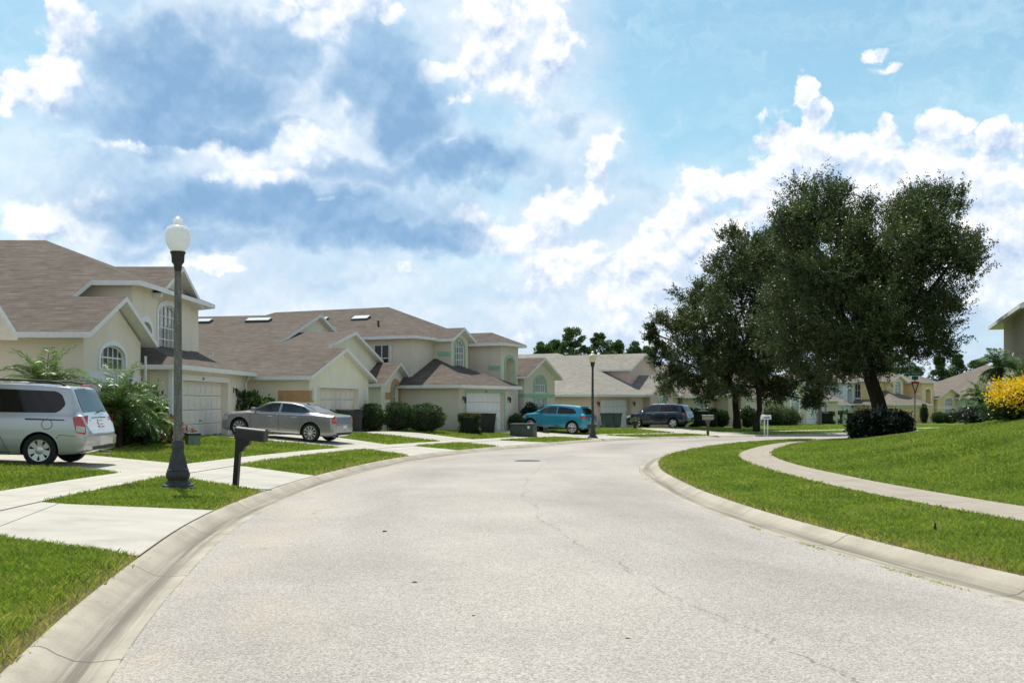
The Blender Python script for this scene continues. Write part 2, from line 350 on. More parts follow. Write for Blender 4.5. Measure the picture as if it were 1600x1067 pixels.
def dist_poly(XY, P):
    XY = np.atleast_2d(XY); out = np.empty(len(XY)); order = np.argsort(XY[:, 1])
    A0 = P[:-1]; D0 = P[1:] - A0; mid = (P[1:, 1] + A0[:, 1]) / 2
    for i in range(0, len(XY), 6000):
        ids = order[i:i + 6000]; pts = XY[ids]; y0, y1 = pts[0, 1], pts[-1, 1]
        sel = (mid > y0 - 30) & (mid < y1 + 30)
        if sel.sum() < 4: sel = np.ones(len(mid), bool)
        A, D = A0[sel], D0[sel]; L2 = (D ** 2).sum(1)
        q = pts[:, None, :] - A[None]
        s = np.clip((q * D[None]).sum(2) / L2[None], 0, 1)
        r = q - s[..., None] * D[None]
        dd = (r ** 2).sum(2); j = dd.argmin(1); a = np.arange(len(j))
        out[ids] = np.sqrt(dd[a, j]) * np.sign(D[j, 0] * q[a, j, 1] - D[j, 1] * q[a, j, 0])
    return out                                       # + = left of the line
def sstep(x, a, b):
    s = np.clip((x - a) / (b - a), 0, 1); return s * s * (3 - 2 * s)
def terrain(XY):
    XY = np.atleast_2d(np.asarray(XY, float)); X, Y = XY[:, 0], XY[:, 1]
    dl = dist_poly(XY, LEFT); dr = -dist_poly(XY, RIGHT)
    k = .16 + .18 * sstep(Y, 24, 36) - .10 * sstep(Y, 48, 60) - .12 * sstep(Y, 62, 80)
    left = np.interp(dl, [0, .5, 2.6, 4.3], [.075, .088, .145, .18]) + k * np.clip((dl - 4.3) / 4.2, 0, 1) ** 1.0
    m = np.interp(Y, [0, 20, 26, 33, 40, 46, 52, 60], [1.2, 1.2, 1.18, .94, .68, .43, .22, .08])
    right = np.interp(dr, [0, .5, 2.6, 3.75], [.075, .088, .16, .19]) + m * sstep(dr, 3.4, 12.5) + .10 * np.clip((dr - 4) / 6, 0, 1)
    z = np.where(dl > 0, left, np.where(dr > 0, right, 0.0))
    return z - SLOPE * Y
def tz(x, y): return float(terrain([(x, y)])[0])

def pixel_ground(px, py, lift=.15):                  # where a pixel's ray meets the falling plane (lift above it)
    Y = 1600 * (CAM_H - lift) / (py - 646.2); return ((px - 800) / 1600 * Y, Y)

def push_off_kerb(P, d0=.50):
    """points that would lie on the kerb are moved to its back edge"""
    d = dist_poly(P, LEFT); bad = d < d0
    near = np.zeros(len(P), bool); near[0] = True; bad = bad | (near & (d < 1.5))
    if bad.any():
        e = .02; gx = (dist_poly(P + [e, 0], LEFT) - d) / e; gy = (dist_poly(P + [0, e], LEFT) - d) / e
        P = P.copy(); P[bad] += np.c_[gx, gy][bad] * (d0 - d[bad])[:, None]
    return P
def strip(name, A, B, lift, mats, nx=2, vlen=1.5, parent=None, absolute=None, push=False):
    """ribbon between polylines A and B laid on the terrain; uv.x across, uv.y along / vlen"""
    A = np.asarray(A, float); B = np.asarray(B, float)
    seg = np.r_[0, np.cumsum(np.linalg.norm(np.diff((A + B) / 2, axis=0), axis=1))]
    V, UV = [], []
    for i in range(nx + 1):
        s = i / nx; P = A * (1 - s) + B * s
        if push: P = push_off_kerb(P)
        z = terrain(P) + lift if absolute is None else absolute(P, s)
        V.append(np.c_[P, z]); UV.append(np.c_[np.full(len(P), s), seg / vlen])
    n = len(A); V = np.concatenate(V); UV = np.concatenate(UV); F = []
    for i in range(nx):
        a = np.arange(n - 1) + i * n
        F.append(np.stack([a, a + 1, a + n + 1, a + n], 1))
    F = np.concatenate(F)
    o = np_mesh(name, V, F, mats, parent, smooth=True, uv=UV)
    return o
def resample(P, step):
    P = np.asarray(P, float); s = np.r_[0, np.cumsum(np.linalg.norm(np.diff(P, axis=0), axis=1))]
    q = np.linspace(0, s[-1], max(2, int(s[-1] / step) + 1)); return np.c_[np.interp(q, s, P[:, 0]), np.interp(q, s, P[:, 1])]
def matchlen(A, n):
    P = np.asarray(A, float); s = np.r_[0, np.cumsum(np.linalg.norm(np.diff(P, axis=0), axis=1))]
    q = np.linspace(0, s[-1], n); return np.c_[np.interp(q, s, P[:, 0]), np.interp(q, s, P[:, 1])]

# asphalt: a crowned ribbon
def crown(P, s): return -SLOPE * P[:, 1] + .05 * (1 - (2 * s - 1) ** 2)
road = strip('road', LEFT, RIGHT, 0, M_ASPHALT, nx=14, vlen=1.0, absolute=crown); tag(road, kind='structure')
# kerb with gutter pan
def kerb(name, P, sgn, label):
    prof = [(0, -.004), (.03, .001), (.22, -.012), (.34, .004), (.46, .060), (.53, .105), (.58, .124), (.64, .126), (.66, .10), (.66, -.1)]
    prof = [(d * .76, h * .78) for d, h in prof]
    tn = np.linspace(0, 1, len(P)); V, UV = [], []
    seg = np.r_[0, np.cumsum(np.linalg.norm(np.diff(P, axis=0), axis=1))]
    for d, h in prof:
        Q = offset(P, d * sgn); V.append(np.c_[Q, -SLOPE * P[:, 1] + h]); UV.append(np.c_[np.full(len(P), d / .5), seg / 3.05])
    n = len(P); V = np.concatenate(V); UV = np.concatenate(UV); F = []
    for i in range(len(prof) - 1):
        a = np.arange(n - 1) + i * n; F.append(np.stack([a, a + n, a + n + 1, a + 1] if sgn > 0 else [a, a + 1, a + n + 1, a + n], 1))
    o = np_mesh(name, V, np.concatenate(F), M_CURB, smooth=True, uv=UV); return tag(o, kind='structure')
kerb('kerb', LEFT, 1, ''); kerb('kerb', RIGHT, -1, '')

# pavements
sw = strip('sidewalk', offset(LEFT, 3.0)[6:], offset(LEFT, 4.25)[6:], .022, M_WALK, nx=3, vlen=1.52); tag(sw, kind='structure')
RW = offset(RIGHT, -2.66)[6:], offset(RIGHT, -3.60)[6:]
sw2 = strip('sidewalk', RW[0], RW[1], .022, M_WALK2, nx=3, vlen=1.52); tag(sw2, kind='structure')

# driveways: near edge line, far edge line, from the kerb to the garage
DRIVES = [
    ([(-3.52, 9.2), (-5.13, 10.26), (-8, 11.9), (-16, 16.0)], [(-4.05, 13.6), (-6.0, 13.9), (-8, 14.8), (-16, 19.5)]),
    ([(-4.22, 16.9), (-6.35, 19.4), (-8.1, 20.7), (-10.9, 21.9), (-18, 23.0)], [(-4.17, 21.2), (-6.3, 23.9), (-7.75, 24.2), (-10.8, 26.2), (-18, 27.0)]),
    ([(-3.2, 31.1), (-5.6, 35.6), (-7.2, 36.2), (-11.6, 36.4)], [(-1.85, 36.0), (-3.75, 38.6), (-7.0, 41.4), (-11.6, 41.6)]),
    ([(-.35, 39.9), (-2.9, 43.9), (-5.2, 45.5), (-8.6, 46.6)], [(1.6, 45.6), (-2.6, 47.8), (-4.6, 49.6), (-7.2, 50.4)]),
    ([(4.1, 51.2), (2.8, 52.6), (1.0, 54.4), (-2.4, 56.0)], [(7.0, 55.6), (5.0, 57.4), (3.2, 58.9), (.2, 60.6)]),
    ([(11.6, 59.6), (9.8, 63.6), (8.0, 66.4), (4.6, 68.6)], [(15.2, 62.3), (13.2, 66.6), (11.5, 69.6), (7.6, 73)]),
]
DPOLY = []
def to_kerb(p, d0=.495):
    P = np.array([p], float)
    for _ in range(4):
        d = dist_poly(P, LEFT)[0]; e = .02
        g = np.array([(dist_poly(P + [e, 0], LEFT)[0] - d) / e, (dist_poly(P + [0, e], LEFT)[0] - d) / e]); P = P + g * (d0 - d)
    return tuple(P[0])
DRIVES = [([to_kerb(a[0])] + a[1:], [to_kerb(b[0])] + b[1:]) for a, b in DRIVES]
for i, (a, b) in enumerate(DRIVES):
    A, B = matchlen(a, 40), matchlen(b, 40)
    o = strip('driveway', A, B, .012, M_CONC, nx=12, vlen=2.3, push=True); tag(o, kind='structure')
    DPOLY.append(np.concatenate([np.array(a), np.array(b)[::-1]]))
def in_poly(XY, P):
    x, y = XY[:, 0], XY[:, 1]; c = np.zeros(len(XY), bool); j = len(P) - 1
    for i in range(len(P)):
        yi, yj = P[i, 1], P[j, 1]
        if yi != yj:
            c ^= ((yi > y) != (yj > y)) & (x < (P[j, 0] - P[i, 0]) * (y - yi) / (yj - yi) + P[i, 0])
        j = i
    return c

# lawn ground: one sheet to the horizon with the street corridor cut out
from mathutils.geometry import delaunay_2d_cdt
def build_ground():
    lb, rb = offset(LEFT, .498), offset(RIGHT, -.498)
    corridor = np.concatenate([lb, rb[::-1]])
    g = []
    for x in np.r_[-600, -400, -250, -160, -110, -80, np.arange(-60, -20, 5), np.arange(-20, 24, .8), np.arange(24, 62, 3), 70, 85, 110, 160, 250, 400, 600]:
        for y in np.r_[-120, -70, -40, -25, np.arange(-16, 0, 3), np.arange(0, 74, .8), np.arange(74, 130, 4), 140, 160, 190, 240, 320, 450, 700, 1100, 2000]:
            g.append((x, y))
    g = np.array(g, float)
    dl, dr = dist_poly(g, LEFT), -dist_poly(g, RIGHT)
    g = g[(dl > .95) | (dr > .95)]
    extra = np.concatenate([offset(LEFT, d) for d in (1.2, 2.6, 4.3, 6, 8.5)] + [offset(RIGHT, -d) for d in (1.2, 2.6, 3.75)])
    pts = np.concatenate([corridor, g, extra[(extra[:, 1] > -8)]])
    n = len(corridor); edges = [(i, (i + 1) % n) for i in range(n)]
    V, _, F, *_ = delaunay_2d_cdt([Vector(p) for p in pts], edges, [], 0, 1e-5)
    V = np.array([tuple(v) for v in V]); F = np.array([f for f in F if len(f) == 3])
    cen = V[F].mean(1); F = F[~in_poly(cen, corridor)]
    Z = terrain(V)
    dE = np.minimum(np.abs(dist_poly(V, LEFT)), np.abs(dist_poly(V, RIGHT)))
    o = np_mesh('lawn_ground', np.c_[V, Z], F, M_SOIL, smooth=True, cols=np.clip(1 - (dE - .45) / .45, 0, 1)); return tag(o, kind='structure')
build_ground()

# ------------------------------------------------------------------ grass: blades rooted in the lawns
def lawn_mask(XY):
    dl, dr = dist_poly(XY, LEFT), -dist_poly(XY, RIGHT)
    okl = (dl > .51) & ~((dl > 2.97) & (dl < 4.28)); okr = (dr > .51) & ~((dr > 2.62) & (dr < 3.62))
    ok = okl | okr
    for P in DPOLY: ok &= ~in_poly(XY, P)
    return ok, dl, dr
def grass_patch(name, x0, x1, y0, y1, dens, sel, seed):
    r_ = np.random.default_rng(seed)
    area = (x1 - x0) * (y1 - y0); n = int(area * dens)
    XY = np.c_[r_.uniform(x0, x1, n), r_.uniform(y0, y1, n)]
    # keep what the street view can plausibly show, thin out with distance
    dist = np.hypot(XY[:, 0], XY[:, 1])
    keep = r_.random(n) < np.clip((9.5 / dist) ** 1.55, 0.012, 1)
    keep &= np.abs(XY[:, 0]) < .62 * XY[:, 1] + 2.5
    XY = XY[keep]
    ok, dl, dr = lawn_mask(XY + r_.normal(size=(len(XY), 2)) * .032); ok &= sel(XY, dl, dr)
    ok &= r_.random(len(XY)) < np.clip((np.minimum(np.abs(dl), np.abs(dr)) - .42) / .36, .05, 1); XY, dl, dr = XY[ok], dl[ok], dr[ok]
    n = len(XY); dist = np.hypot(XY[:, 0], XY[:, 1])
    Z = terrain(XY) - .005
    wide = .0035 * np.clip(dist / 9, 1, 9) ** 1.0 * r_.uniform(.7, 1.4, n)
    clump = .5 + .5 * np.sin(XY[:, 0] * 9.1 + np.sin(XY[:, 1] * 7.3) * 2) * np.sin(XY[:, 1] * 8.7 + 1.3)
    hgt = r_.uniform(.030, .070, n) * (.8 + .35 * clump) * np.clip(dist / 16, 1, 1.5)
    ang = r_.uniform(0, 2 * np.pi, n); lean = r_.uniform(.15, 1.0, n) * hgt; la = r_.uniform(0, 2 * np.pi, n)
    dx, dy = np.cos(ang) * wide, np.sin(ang) * wide
    base = np.c_[XY, Z]
    a = base + np.c_[-dx, -dy, np.zeros(n)]; b = base + np.c_[dx, dy, np.zeros(n)]
    c = base + np.c_[np.cos(la) * lean, np.sin(la) * lean, hgt]
    m1 = base + np.c_[np.cos(la) * lean * .35 + dx * .8, np.sin(la) * lean * .35 + dy * .8, hgt * .6]
    V = np.stack([a, b, m1, c], 1).reshape(-1, 3); F = np.arange(n * 4).reshape(-1, 4)
    edge = np.minimum(np.abs(np.where(dl > 0, dl, dr) - .51), .4) / .4
    dry = (r_.random(n) < .035 + .5 * (1 - edge) ** 2) 
    tint = np.clip(r_.normal(.42, .17, n) + .12 * (clump - .5), 0, .88); tint[dry] = r_.uniform(.85, 1.05, dry.sum())
    o = np_mesh(name, V, F, M_GRASS, cols=np.repeat(tint, 4)); tag(o, kind='stuff'); return n
GRASS_ON = __import__("os").environ.get("NOGRASS") is None
if GRASS_ON:
    ng = 0
    L = lambda XY, dl, dr: dl > 0
    ng += grass_patch('grass', -12.5, -1.5, 4.5, 14, 5200, L, 1)
    ng += grass_patch('grass', -20, -1.5, 14, 34, 5200, L, 2)
    ng += grass_patch('grass', -24, 20, 34, 74, 4200, L, 3)
    ng += grass_patch('grass', 20, 46, 56, 100, 2500, L, 6)
    verge = lambda XY, dl, dr: (dr > 0) & (dr < 3)
    mound = lambda XY, dl, dr: (dr > 3.5)
    ng += grass_patch('grass', 2.5, 14, 4, 50, 5200, verge, 4)
    ng += grass_patch('grass', 4.5, 27, 8, 50, 5200, mound, 5)
    def kerb_weeds(y0, y1, n, seed):
        r_ = np.random.default_rng(seed); P = resample(RIGHT, .01); P = P[(P[:, 1] > y0) & (P[:, 1] < y1)]
        XY = P[r_.integers(0, len(P), n)]; keep = np.sin(XY[:, 1] * 3.1) + .6 * np.sin(XY[:, 1] * 7.7 + 1) > r_.uniform(-.6, 1.2, n); XY = XY[keep] + r_.normal(size=(keep.sum(), 2)) * .022; m_ = len(XY)
        base = np.c_[XY, -SLOPE * XY[:, 1] - .004]; h = r_.uniform(.006, .022, m_); a = r_.uniform(0, 6.28, m_); dx = np.c_[np.cos(a), np.sin(a), a * 0] * .006
        tip = base + np.c_[r_.normal(size=(m_, 2)) * .02, h]
        V = np.stack([base - dx, base + dx, (base + tip) / 2 + dx * .7, tip], 1).reshape(-1, 3)
        o = np_mesh('kerb_weeds', V, np.arange(m_ * 4).reshape(-1, 4), M_GRASS, cols=np.repeat(np.clip(r_.normal(.6, .2, m_), 0, 1), 4)); tag(o, kind='stuff')
    kerb_weeds(7.9, 12.5, 1300, 91)

# ------------------------------------------------------------------ house materials
def m_stucco(col, name):
    def f(t, p):
        o = objco(t); n = t.noise(o, .8, 5, .6); g = t.noise(o, 35, 3, .7)
        streak = t.noise(t.v('MULTIPLY', o, (1.2, 1.2, .5)), 1.4, 4, .6)
        k = t.m('ADD', t.m('MULTIPLY', n, .5), t.m('MULTIPLY', streak, .5))
        c = t.ramp(k, [(.28, tuple(x * .92 for x in col)), (.5, col), (.75, tuple(min(1, x * 1.06) for x in col))])
        sz = t.node('ShaderNodeSeparateXYZ'); t.l.new(o, sz.inputs[0])
        foot = t.m('MULTIPLY', t.mr(sz.outputs[2], .55, .0), t.mr(n, .35, .65))
        c = t.mix(t.m('MULTIPLY', foot, .35), c, tuple(x * .45 for x in col))
        pin(t, p, col=c, rough=.9, spec=.2, normal=bump(t, g, .006, .5))
    return mat(name, f)
def m_shingle(name, cols, rows=1.0):
    def f(t, p):
        uv = t.node('ShaderNodeUVMap').outputs[0]
        br = t.node('ShaderNodeTexBrick'); t.put(br.inputs['Vector'], uv)
        br.offset = .5; br.squash = 1
        for k, v in (('Scale', 1.0), ('Mortar Size', .010), ('Mortar Smooth', .2), ('Bias', 0.), ('Brick Width', .33 * rows), ('Row Height', .185 * rows)): br.inputs[k].default_value = v
        br.inputs['Color1'].default_value = (0, 0, 0, 1); br.inputs['Color2'].default_value = (1, 1, 1, 1); br.inputs['Mortar'].default_value = (.5, .5, .5, 1)
        sp = t.node('ShaderNodeSeparateXYZ'); t.l.new(uv, sp.inputs[0])
        row = t.m('FLOOR', t.m('DIVIDE', sp.outputs[1], .185 * rows))
        cb = t.node('ShaderNodeCombineXYZ'); t.put(cb.inputs[0], t.m('MULTIPLY', sp.outputs[0], 1.3)); t.put(cb.inputs[1], t.m('MULTIPLY', row, 7.31))
        rown = t.noise(cb.outputs[0], 1., 3, .6)
        blot = t.noise(uv, .45, 5, .6); fine = t.noise(uv, 30, 2, .7)
        strk = t.noise(t.v('MULTIPLY', uv, (1.1, .12, 1)), 1., 4, .6)
        bw = t.node('ShaderNodeRGBToBW'); t.l.new(br.outputs['Color'], bw.inputs[0])
        k = t.m('ADD', t.m('ADD', t.m('MULTIPLY', rown, .55), t.m('MULTIPLY', bw.outputs[0], .13)), t.m('ADD', t.m('MULTIPLY', blot, .15), t.m('ADD', t.m('MULTIPLY', fine, .1), t.m('MULTIPLY', strk, .07))))
        c = t.ramp(k, [(.30, cols[0]), (.52, cols[1]), (.74, cols[2])])
        fr = t.m('FRACT', t.m('DIVIDE', sp.outputs[1], .185 * rows))
        gap = t.mr(fr, .16, .04)
        c = t.mix(t.m('MULTIPLY', gap, .75), c, tuple(x * .45 for x in cols[0]))
        pin(t, p, col=c, rough=.92, spec=.2, normal=bump(t, t.m('ADD', t.m('SUBTRACT', 1., fr), t.m('MULTIPLY', fine, .4)), .012, .6))
    return mat(name, f)
M_ROOF = m_shingle('brown_shingle', [(.074, .057, .046), (.124, .100, .082), (.182, .151, .127)])
M_ROOF2 = m_shingle('grey_shingle', [(.19, .175, .145), (.27, .25, .215), (.34, .32, .285)])
M_ROOF3 = m_shingle('taupe_shingle', [(.125, .103, .084), (.185, .155, .128), (.25, .21, .178)])
M_TRIM = flat('white_paint', (.76, .75, .73), .55, vary=.05)
M_WHITE = flat('bright_white_paint', (.78, .78, .77), .5, vary=.03)
M_DARK = flat('dark_metal', (.018, .017, .016), .45, vary=.15)
M_GREENTRIM = flat('mint_green_paint', (.30, .52, .36), .8, vary=.08)
M_TAN = flat('ochre_paint', (.50, .30, .15), .8, vary=.08)
M_BLUETRIM = flat('sky_blue_paint', (.42, .58, .68), .8, vary=.06)
M_FLASH = flat('dark_underlay', (.03, .03, .035), .7)
def m_glass(t, p):
    n = t.noise(objco(t), 1.5, 3, .6)
    pin(t, p, col=t.ramp(n, [(.3, (.010, .014, .018)), (.7, (.06, .075, .085))]), rough=.04, spec=.9)
M_GLASS = mat('window_glass', m_glass)
def m_blind(t, p):
    o = objco(t); s = t.node('ShaderNodeSeparateXYZ'); t.l.new(o, s.inputs[0])
    w = t.m('FRACT', t.m('MULTIPLY', s.outputs[2], 9.)); n = t.noise(o, 3, 3, .6)
    pin(t, p, col=t.mix(t.m('MULTIPLY', t.mr(w, .25, .1), .5), t.ramp(n, [(.3, (.30, .34, .36)), (.7, (.46, .49, .50))]), (.12, .14, .15)), rough=.12, spec=.8)
M_BLIND = mat('glass_over_blinds', m_blind)
def m_curtain(t, p):
    o = objco(t); n = t.noise(t.v('MULTIPLY', o, (9, 9, .4)), 1., 3, .6)
    pin(t, p, col=t.ramp(n, [(.35, (.05, .055, .06)), (.5, (.22, .23, .23)), (.65, (.50, .51, .50))]), rough=.08, spec=.8)
M_CURTAIN = mat('glass_over_curtains', m_curtain)
M_SKYL = flat('skylight_acrylic', (.56, .60, .62), .25, vary=.04, spec=.7)

class MB:
    """collects faces for one mesh object"""
    def __init__(s): s.v = []; s.f = []; s.uv = None
    def add(s, verts, faces):
        n = len(s.v); s.v += [tuple(x) for x in verts]; s.f += [[i + n for i in f] for f in faces]; return s
    def box(s, x0, x1, y0, y1, z0, z1):
        v = [(x, y, z) for z in (z0, z1) for y in (y0, y1) for x in (x0, x1)]
        return s.add(v, [(0, 2, 3, 1), (4, 5, 7, 6), (0, 1, 5, 4), (2, 6, 7, 3), (0, 4, 6, 2), (1, 3, 7, 5)])
    def bar(s, a, b, w, h=None, up=(0, 0, 1)):
        a, b = Vector(a), Vector(b); h = h or w; d = (b - a).normalized(); u = Vector(up)
        if abs(d.dot(u)) > .95: u = Vector((1, 0, 0))
        r = d.cross(u).normalized() * w / 2; q = r.cross(d).normalized() * h / 2
        v = [p + i * r + j * q for p in (a, b) for i, j in ((-1, -1), (1, -1), (1, 1), (-1, 1))]
        return s.add(v, [(0, 3, 2, 1), (4, 5, 6, 7), (0, 1, 5, 4), (1, 2, 6, 5), (2, 3, 7, 6), (3, 0, 4, 7)])
    def tube(s, pts, rad, n=10, cap=True):
        pts = [Vector(p) for p in pts]; rad = rad if isinstance(rad, (list, tuple)) else [rad] * len(pts); base = len(s.v); ref = None
        for i, p in enumerate(pts):
            d = (pts[min(i + 1, len(pts) - 1)] - pts[max(i - 1, 0)]).normalized()
            if ref is None: ref = d.orthogonal().normalized()
            ref = (ref - d * ref.dot(d)).normalized(); b = d.cross(ref)
            s.v += [tuple(p + (ref * math.cos(2 * math.pi * k / n) + b * math.sin(2 * math.pi * k / n)) * rad[i]) for k in range(n)]
        for i in range(len(pts) - 1):
            for k in range(n):
                a = base + i * n + k; c = base + i * n + (k + 1) % n; s.f.append([a, c, c + n, a + n])
        if cap:
            s.f.append([base + k for k in reversed(range(n))]); e = base + (len(pts) - 1) * n; s.f.append([e + k for k in range(n)])
        return s
    def lathe(s, prof, n=24, c=(0, 0, 0), flute=None):
        base = len(s.v)
        for j, (r, z) in enumerate(prof):
            for k in range(n):
                rr = r
                if flute and flute[0] <= j <= flute[1]: rr = r * (1 - flute[2] * (k % 2))
                a = 2 * math.pi * k / n; s.v.append((c[0] + rr * math.cos(a), c[1] + rr * math.sin(a), c[2] + z))
        for j in range(len(prof) - 1):
            for k in range(n):
                a = base + j * n + k; b = base + j * n + (k + 1) % n; s.f.append([a, b, b + n, a + n])
        s.f.append([base + k for k in reversed(range(n))]); e = base + (len(prof) - 1) * n; s.f.append([e + k for k in range(n)]); return s
    def build(s, name, m, parent=None, smooth=False, bevel=0., seg=2, slope_uv=False, loc=None, angle=40):
        me = bpy.data.meshes.new(name); me.from_pydata(s.v, [], s.f); me.update()
        bm = bmesh.new(); bm.from_mesh(me)
        if bevel:
            bmesh.ops.remove_doubles(bm, verts=bm.verts, dist=1e-5)
            ed = [e for e in bm.edges if len(e.link_faces) == 2 and e.calc_face_angle(0) > R(25)]
            bmesh.ops.bevel(bm, geom=ed, offset=bevel, segments=seg, affect='EDGES', profile=.5, clamp_overlap=True)
        bmesh.ops.recalc_face_normals(bm, faces=bm.faces)
        bm.to_mesh(me); bm.free()
        if slope_uv:
            ul = me.uv_layers.new(name='UVMap')
            for p in me.polygons:
                n = p.normal; h = Vector((-n.y, n.x, 0)); h = h.normalized() if h.length > 1e-4 else Vector((1, 0, 0)); w = n.cross(h)
                if w.z < 0: w = -w
                for li in p.loop_indices:
                    co = me.vertices[me.loops[li].vertex_index].co; ul.data[li].uv = (co.dot(h), co.dot(w))
        if smooth:
            me.polygons.foreach_set('use_smooth', np.ones(len(me.polygons), dtype=bool))
            try: me.set_sharp_from_angle(angle=R(angle))
            except Exception: pass
        for q in (m if isinstance(m, (list, tuple)) else [m]): me.materials.append(q)
        o = bpy.data.objects.new(name, me); link(o)
        if parent: o.parent = parent
        if loc: o.location = loc
        return o
from mathutils.geometry import tessellate_polygon

TH = .16                                             # depth of roof slab and fascia
class House:
    """local frame: x towards the street, y along the street away from the viewer, z up"""
    def __init__(s, name, X, Y, a, zb, label, wall, trim=M_TRIM, roof=M_ROOF, cat='house', group=None):
        s.X, s.Y, s.a, s.zb = X, Y, R(a), zb; s.c, s.s = math.cos(s.a), math.sin(s.a)
        s.root = empty(name, (X, Y, zb), -s.a, label, cat, group)
        s.wall, s.roof, s.fas = MB(), MB(), MB(); s.wm, s.tm, s.rm = wall, trim, roof; s.extra = {}
    def world(s, u, v): return s.X + u * s.c + v * s.s, s.Y - u * s.s + v * s.c
    def U(s, px, v):
        k = (px - 800) / 1600; return (k * (s.Y + v * s.c) - s.X - v * s.s) / (s.c + k * s.s)
    def V(s, px, u):
        k = (px - 800) / 1600; return (k * (s.Y - u * s.s) - s.X - u * s.c) / (s.s - k * s.c)
    def Z(s, py, u, v): return CAM_H + (627 - py) / 1600 * s.world(u, v)[1] - s.zb
    def more(s, key, m):
        if key not in s.extra: s.extra[key] = (MB(), m)
        return s.extra[key][0]
    # -- roof slabs: top polygon in shingles, edges and underside as painted fascia and soffit
    def slab(s, P, th=TH):
        n = len(P); s.roof.add(P, [list(range(n))])
        B = [(x, y, z - th) for x, y, z in P]
        e = [(i, (i + 1) % n, n + (i + 1) % n, n + i) for i in range(n)]
        s.fas.add(list(P) + B, e + [[n + i for i in reversed(range(n))]])
    def hiproof(s, u0, u1, v0, v1, ze, slope, axis, ends, oh, rk=None):
        """closed roof body; ends: 'hip' or 'gable' for the low and the high end of the ridge"""
        rk = oh if rk is None else rk
        sw = (lambda a, b, z: (a, b, z)) if axis == 'u' else (lambda a, b, z: (b, a, z))
        a0, a1, b0, b1 = (u0, u1, v0, v1) if axis == 'u' else (v0, v1, u0, u1)
        w = (b1 - b0) / 2 + oh; zt = ze + TH; zr = zt + w * slope; bm_ = (b0 + b1) / 2
        A0 = a0 - (oh if ends[0] == 'hip' else rk); A1 = a1 + (oh if ends[1] == 'hip' else rk)
        r0 = A0 + (w if ends[0] == 'hip' else 0); r1 = A1 - (w if ends[1] == 'hip' else 0)
        if r0 > r1: r0 = r1 = (r0 + r1) / 2
        c = [sw(A0, b0 - oh, zt), sw(A1, b0 - oh, zt), sw(A1, b1 + oh, zt), sw(A0, b1 + oh, zt), sw(r0, bm_, zr), sw(r1, bm_, zr)]
        F = [[0, 1, 5, 4], [2, 3, 4, 5]]
        if ends[0] == 'hip': F.append([3, 0, 4])
        if ends[1] == 'hip': F.append([1, 2, 5])
        s.roof.add(c, F)
        b = [(x, y, z - TH) for x, y, z in c]; V = c + b
        E = [[0, 1, 7, 6], [2, 3, 9, 8]]
        E += [[3, 0, 6, 9]] if ends[0] == 'hip' else [[0, 4, 10, 6], [4, 3, 9, 10]]
        E += [[1, 2, 8, 7]] if ends[1] == 'hip' else [[1, 5, 11, 7], [5, 2, 8, 11]]
        E += [[6, 7, 11, 10], [8, 9, 10, 11]] + ([[9, 6, 10]] if ends[0] == 'hip' else []) + ([[7, 8, 11]] if ends[1] == 'hip' else [])
        s.fas.add(V, E)
        return zr
    def face(s, to3, outer, holes, depth):
        loops = [[Vector((x, y, 0)) for x, y in outer]] + [[Vector((x, y, 0)) for x, y in h] for h in holes]
        tri = tessellate_polygon(loops); flatv = [p for l in loops for p in l]
        s.wall.add([to3(p.x, p.y, 0) for p in flatv], [list(t_) for t_ in tri])
        for h in holes:                              # reveals
            n = len(h); s.wall.add([to3(x, y, 0) for x, y in h] + [to3(x, y, -depth) for x, y in h], [(i, (i + 1) % n, n + (i + 1) % n, n + i) for i in range(n)])
    @staticmethod
    def outline(c, w, z0, z1, arch=0., n=10):
        pts = [(c - w / 2, z0), (c + w / 2, z0)]
        if arch <= 0: return pts + [(c + w / 2, z1), (c - w / 2, z1)]
        zs = z1 - arch
        return pts + [(c + w / 2 * math.cos(math.pi * k / n), zs + arch * math.sin(math.pi * k / n)) for k in range(n + 1)]
    def wing(s, u0, u1, v0, v1, ze, slope=.44, axis='u', ends=('hip', 'hip'), oh=.4, roof=True, z0=-.7, hu=(), hv=(), rk=None, oh_wall=None):
        """walls of one block with openings in the street face (hu) and the face towards the viewer (hv), and its roof"""
        lift = ze + oh * slope + TH * .5 if roof else ze
        zt = lift
        apex = lift + ((v1 - v0) if axis == 'u' else (u1 - u0)) / 2 * slope
        def prof(x0, x1, gable):
            p = [(x0, z0), (x1, z0), (x1, zt)]
            if gable and roof: p.append(((x0 + x1) / 2, apex))
            return p + [(x0, zt)]
        gu = axis == 'u' and ends[1] == 'gable'; gu0 = axis == 'u' and ends[0] == 'gable'
        gv = axis == 'v' and ends[0] == 'gable'; gv1 = axis == 'v' and ends[1] == 'gable'
        oU = [s.opening(o, 'u', u1) for o in hu]; oV = [s.opening(o, 'v', v0) for o in hv]
        dU = max([o.get('depth', .12) for o in hu] or [.1]); dV = max([o.get('depth', .12) for o in hv] or [.1])
        s.face(lambda x, z, d: (u1 + d, x, z), prof(v0, v1, gu), oU, dU)
        s.face(lambda x, z, d: (x, v0 - d, z), prof(u0, u1, gv), oV, dV)
        s.face(lambda x, z, d: (u0, x, z), prof(v0, v1, gu0), [], 0)
        s.face(lambda x, z, d: (x, v1, z), prof(u0, u1, gv1), [], 0)
        if roof: return s.hiproof(u0, u1, v0, v1, ze, slope, axis, ends, oh, rk)
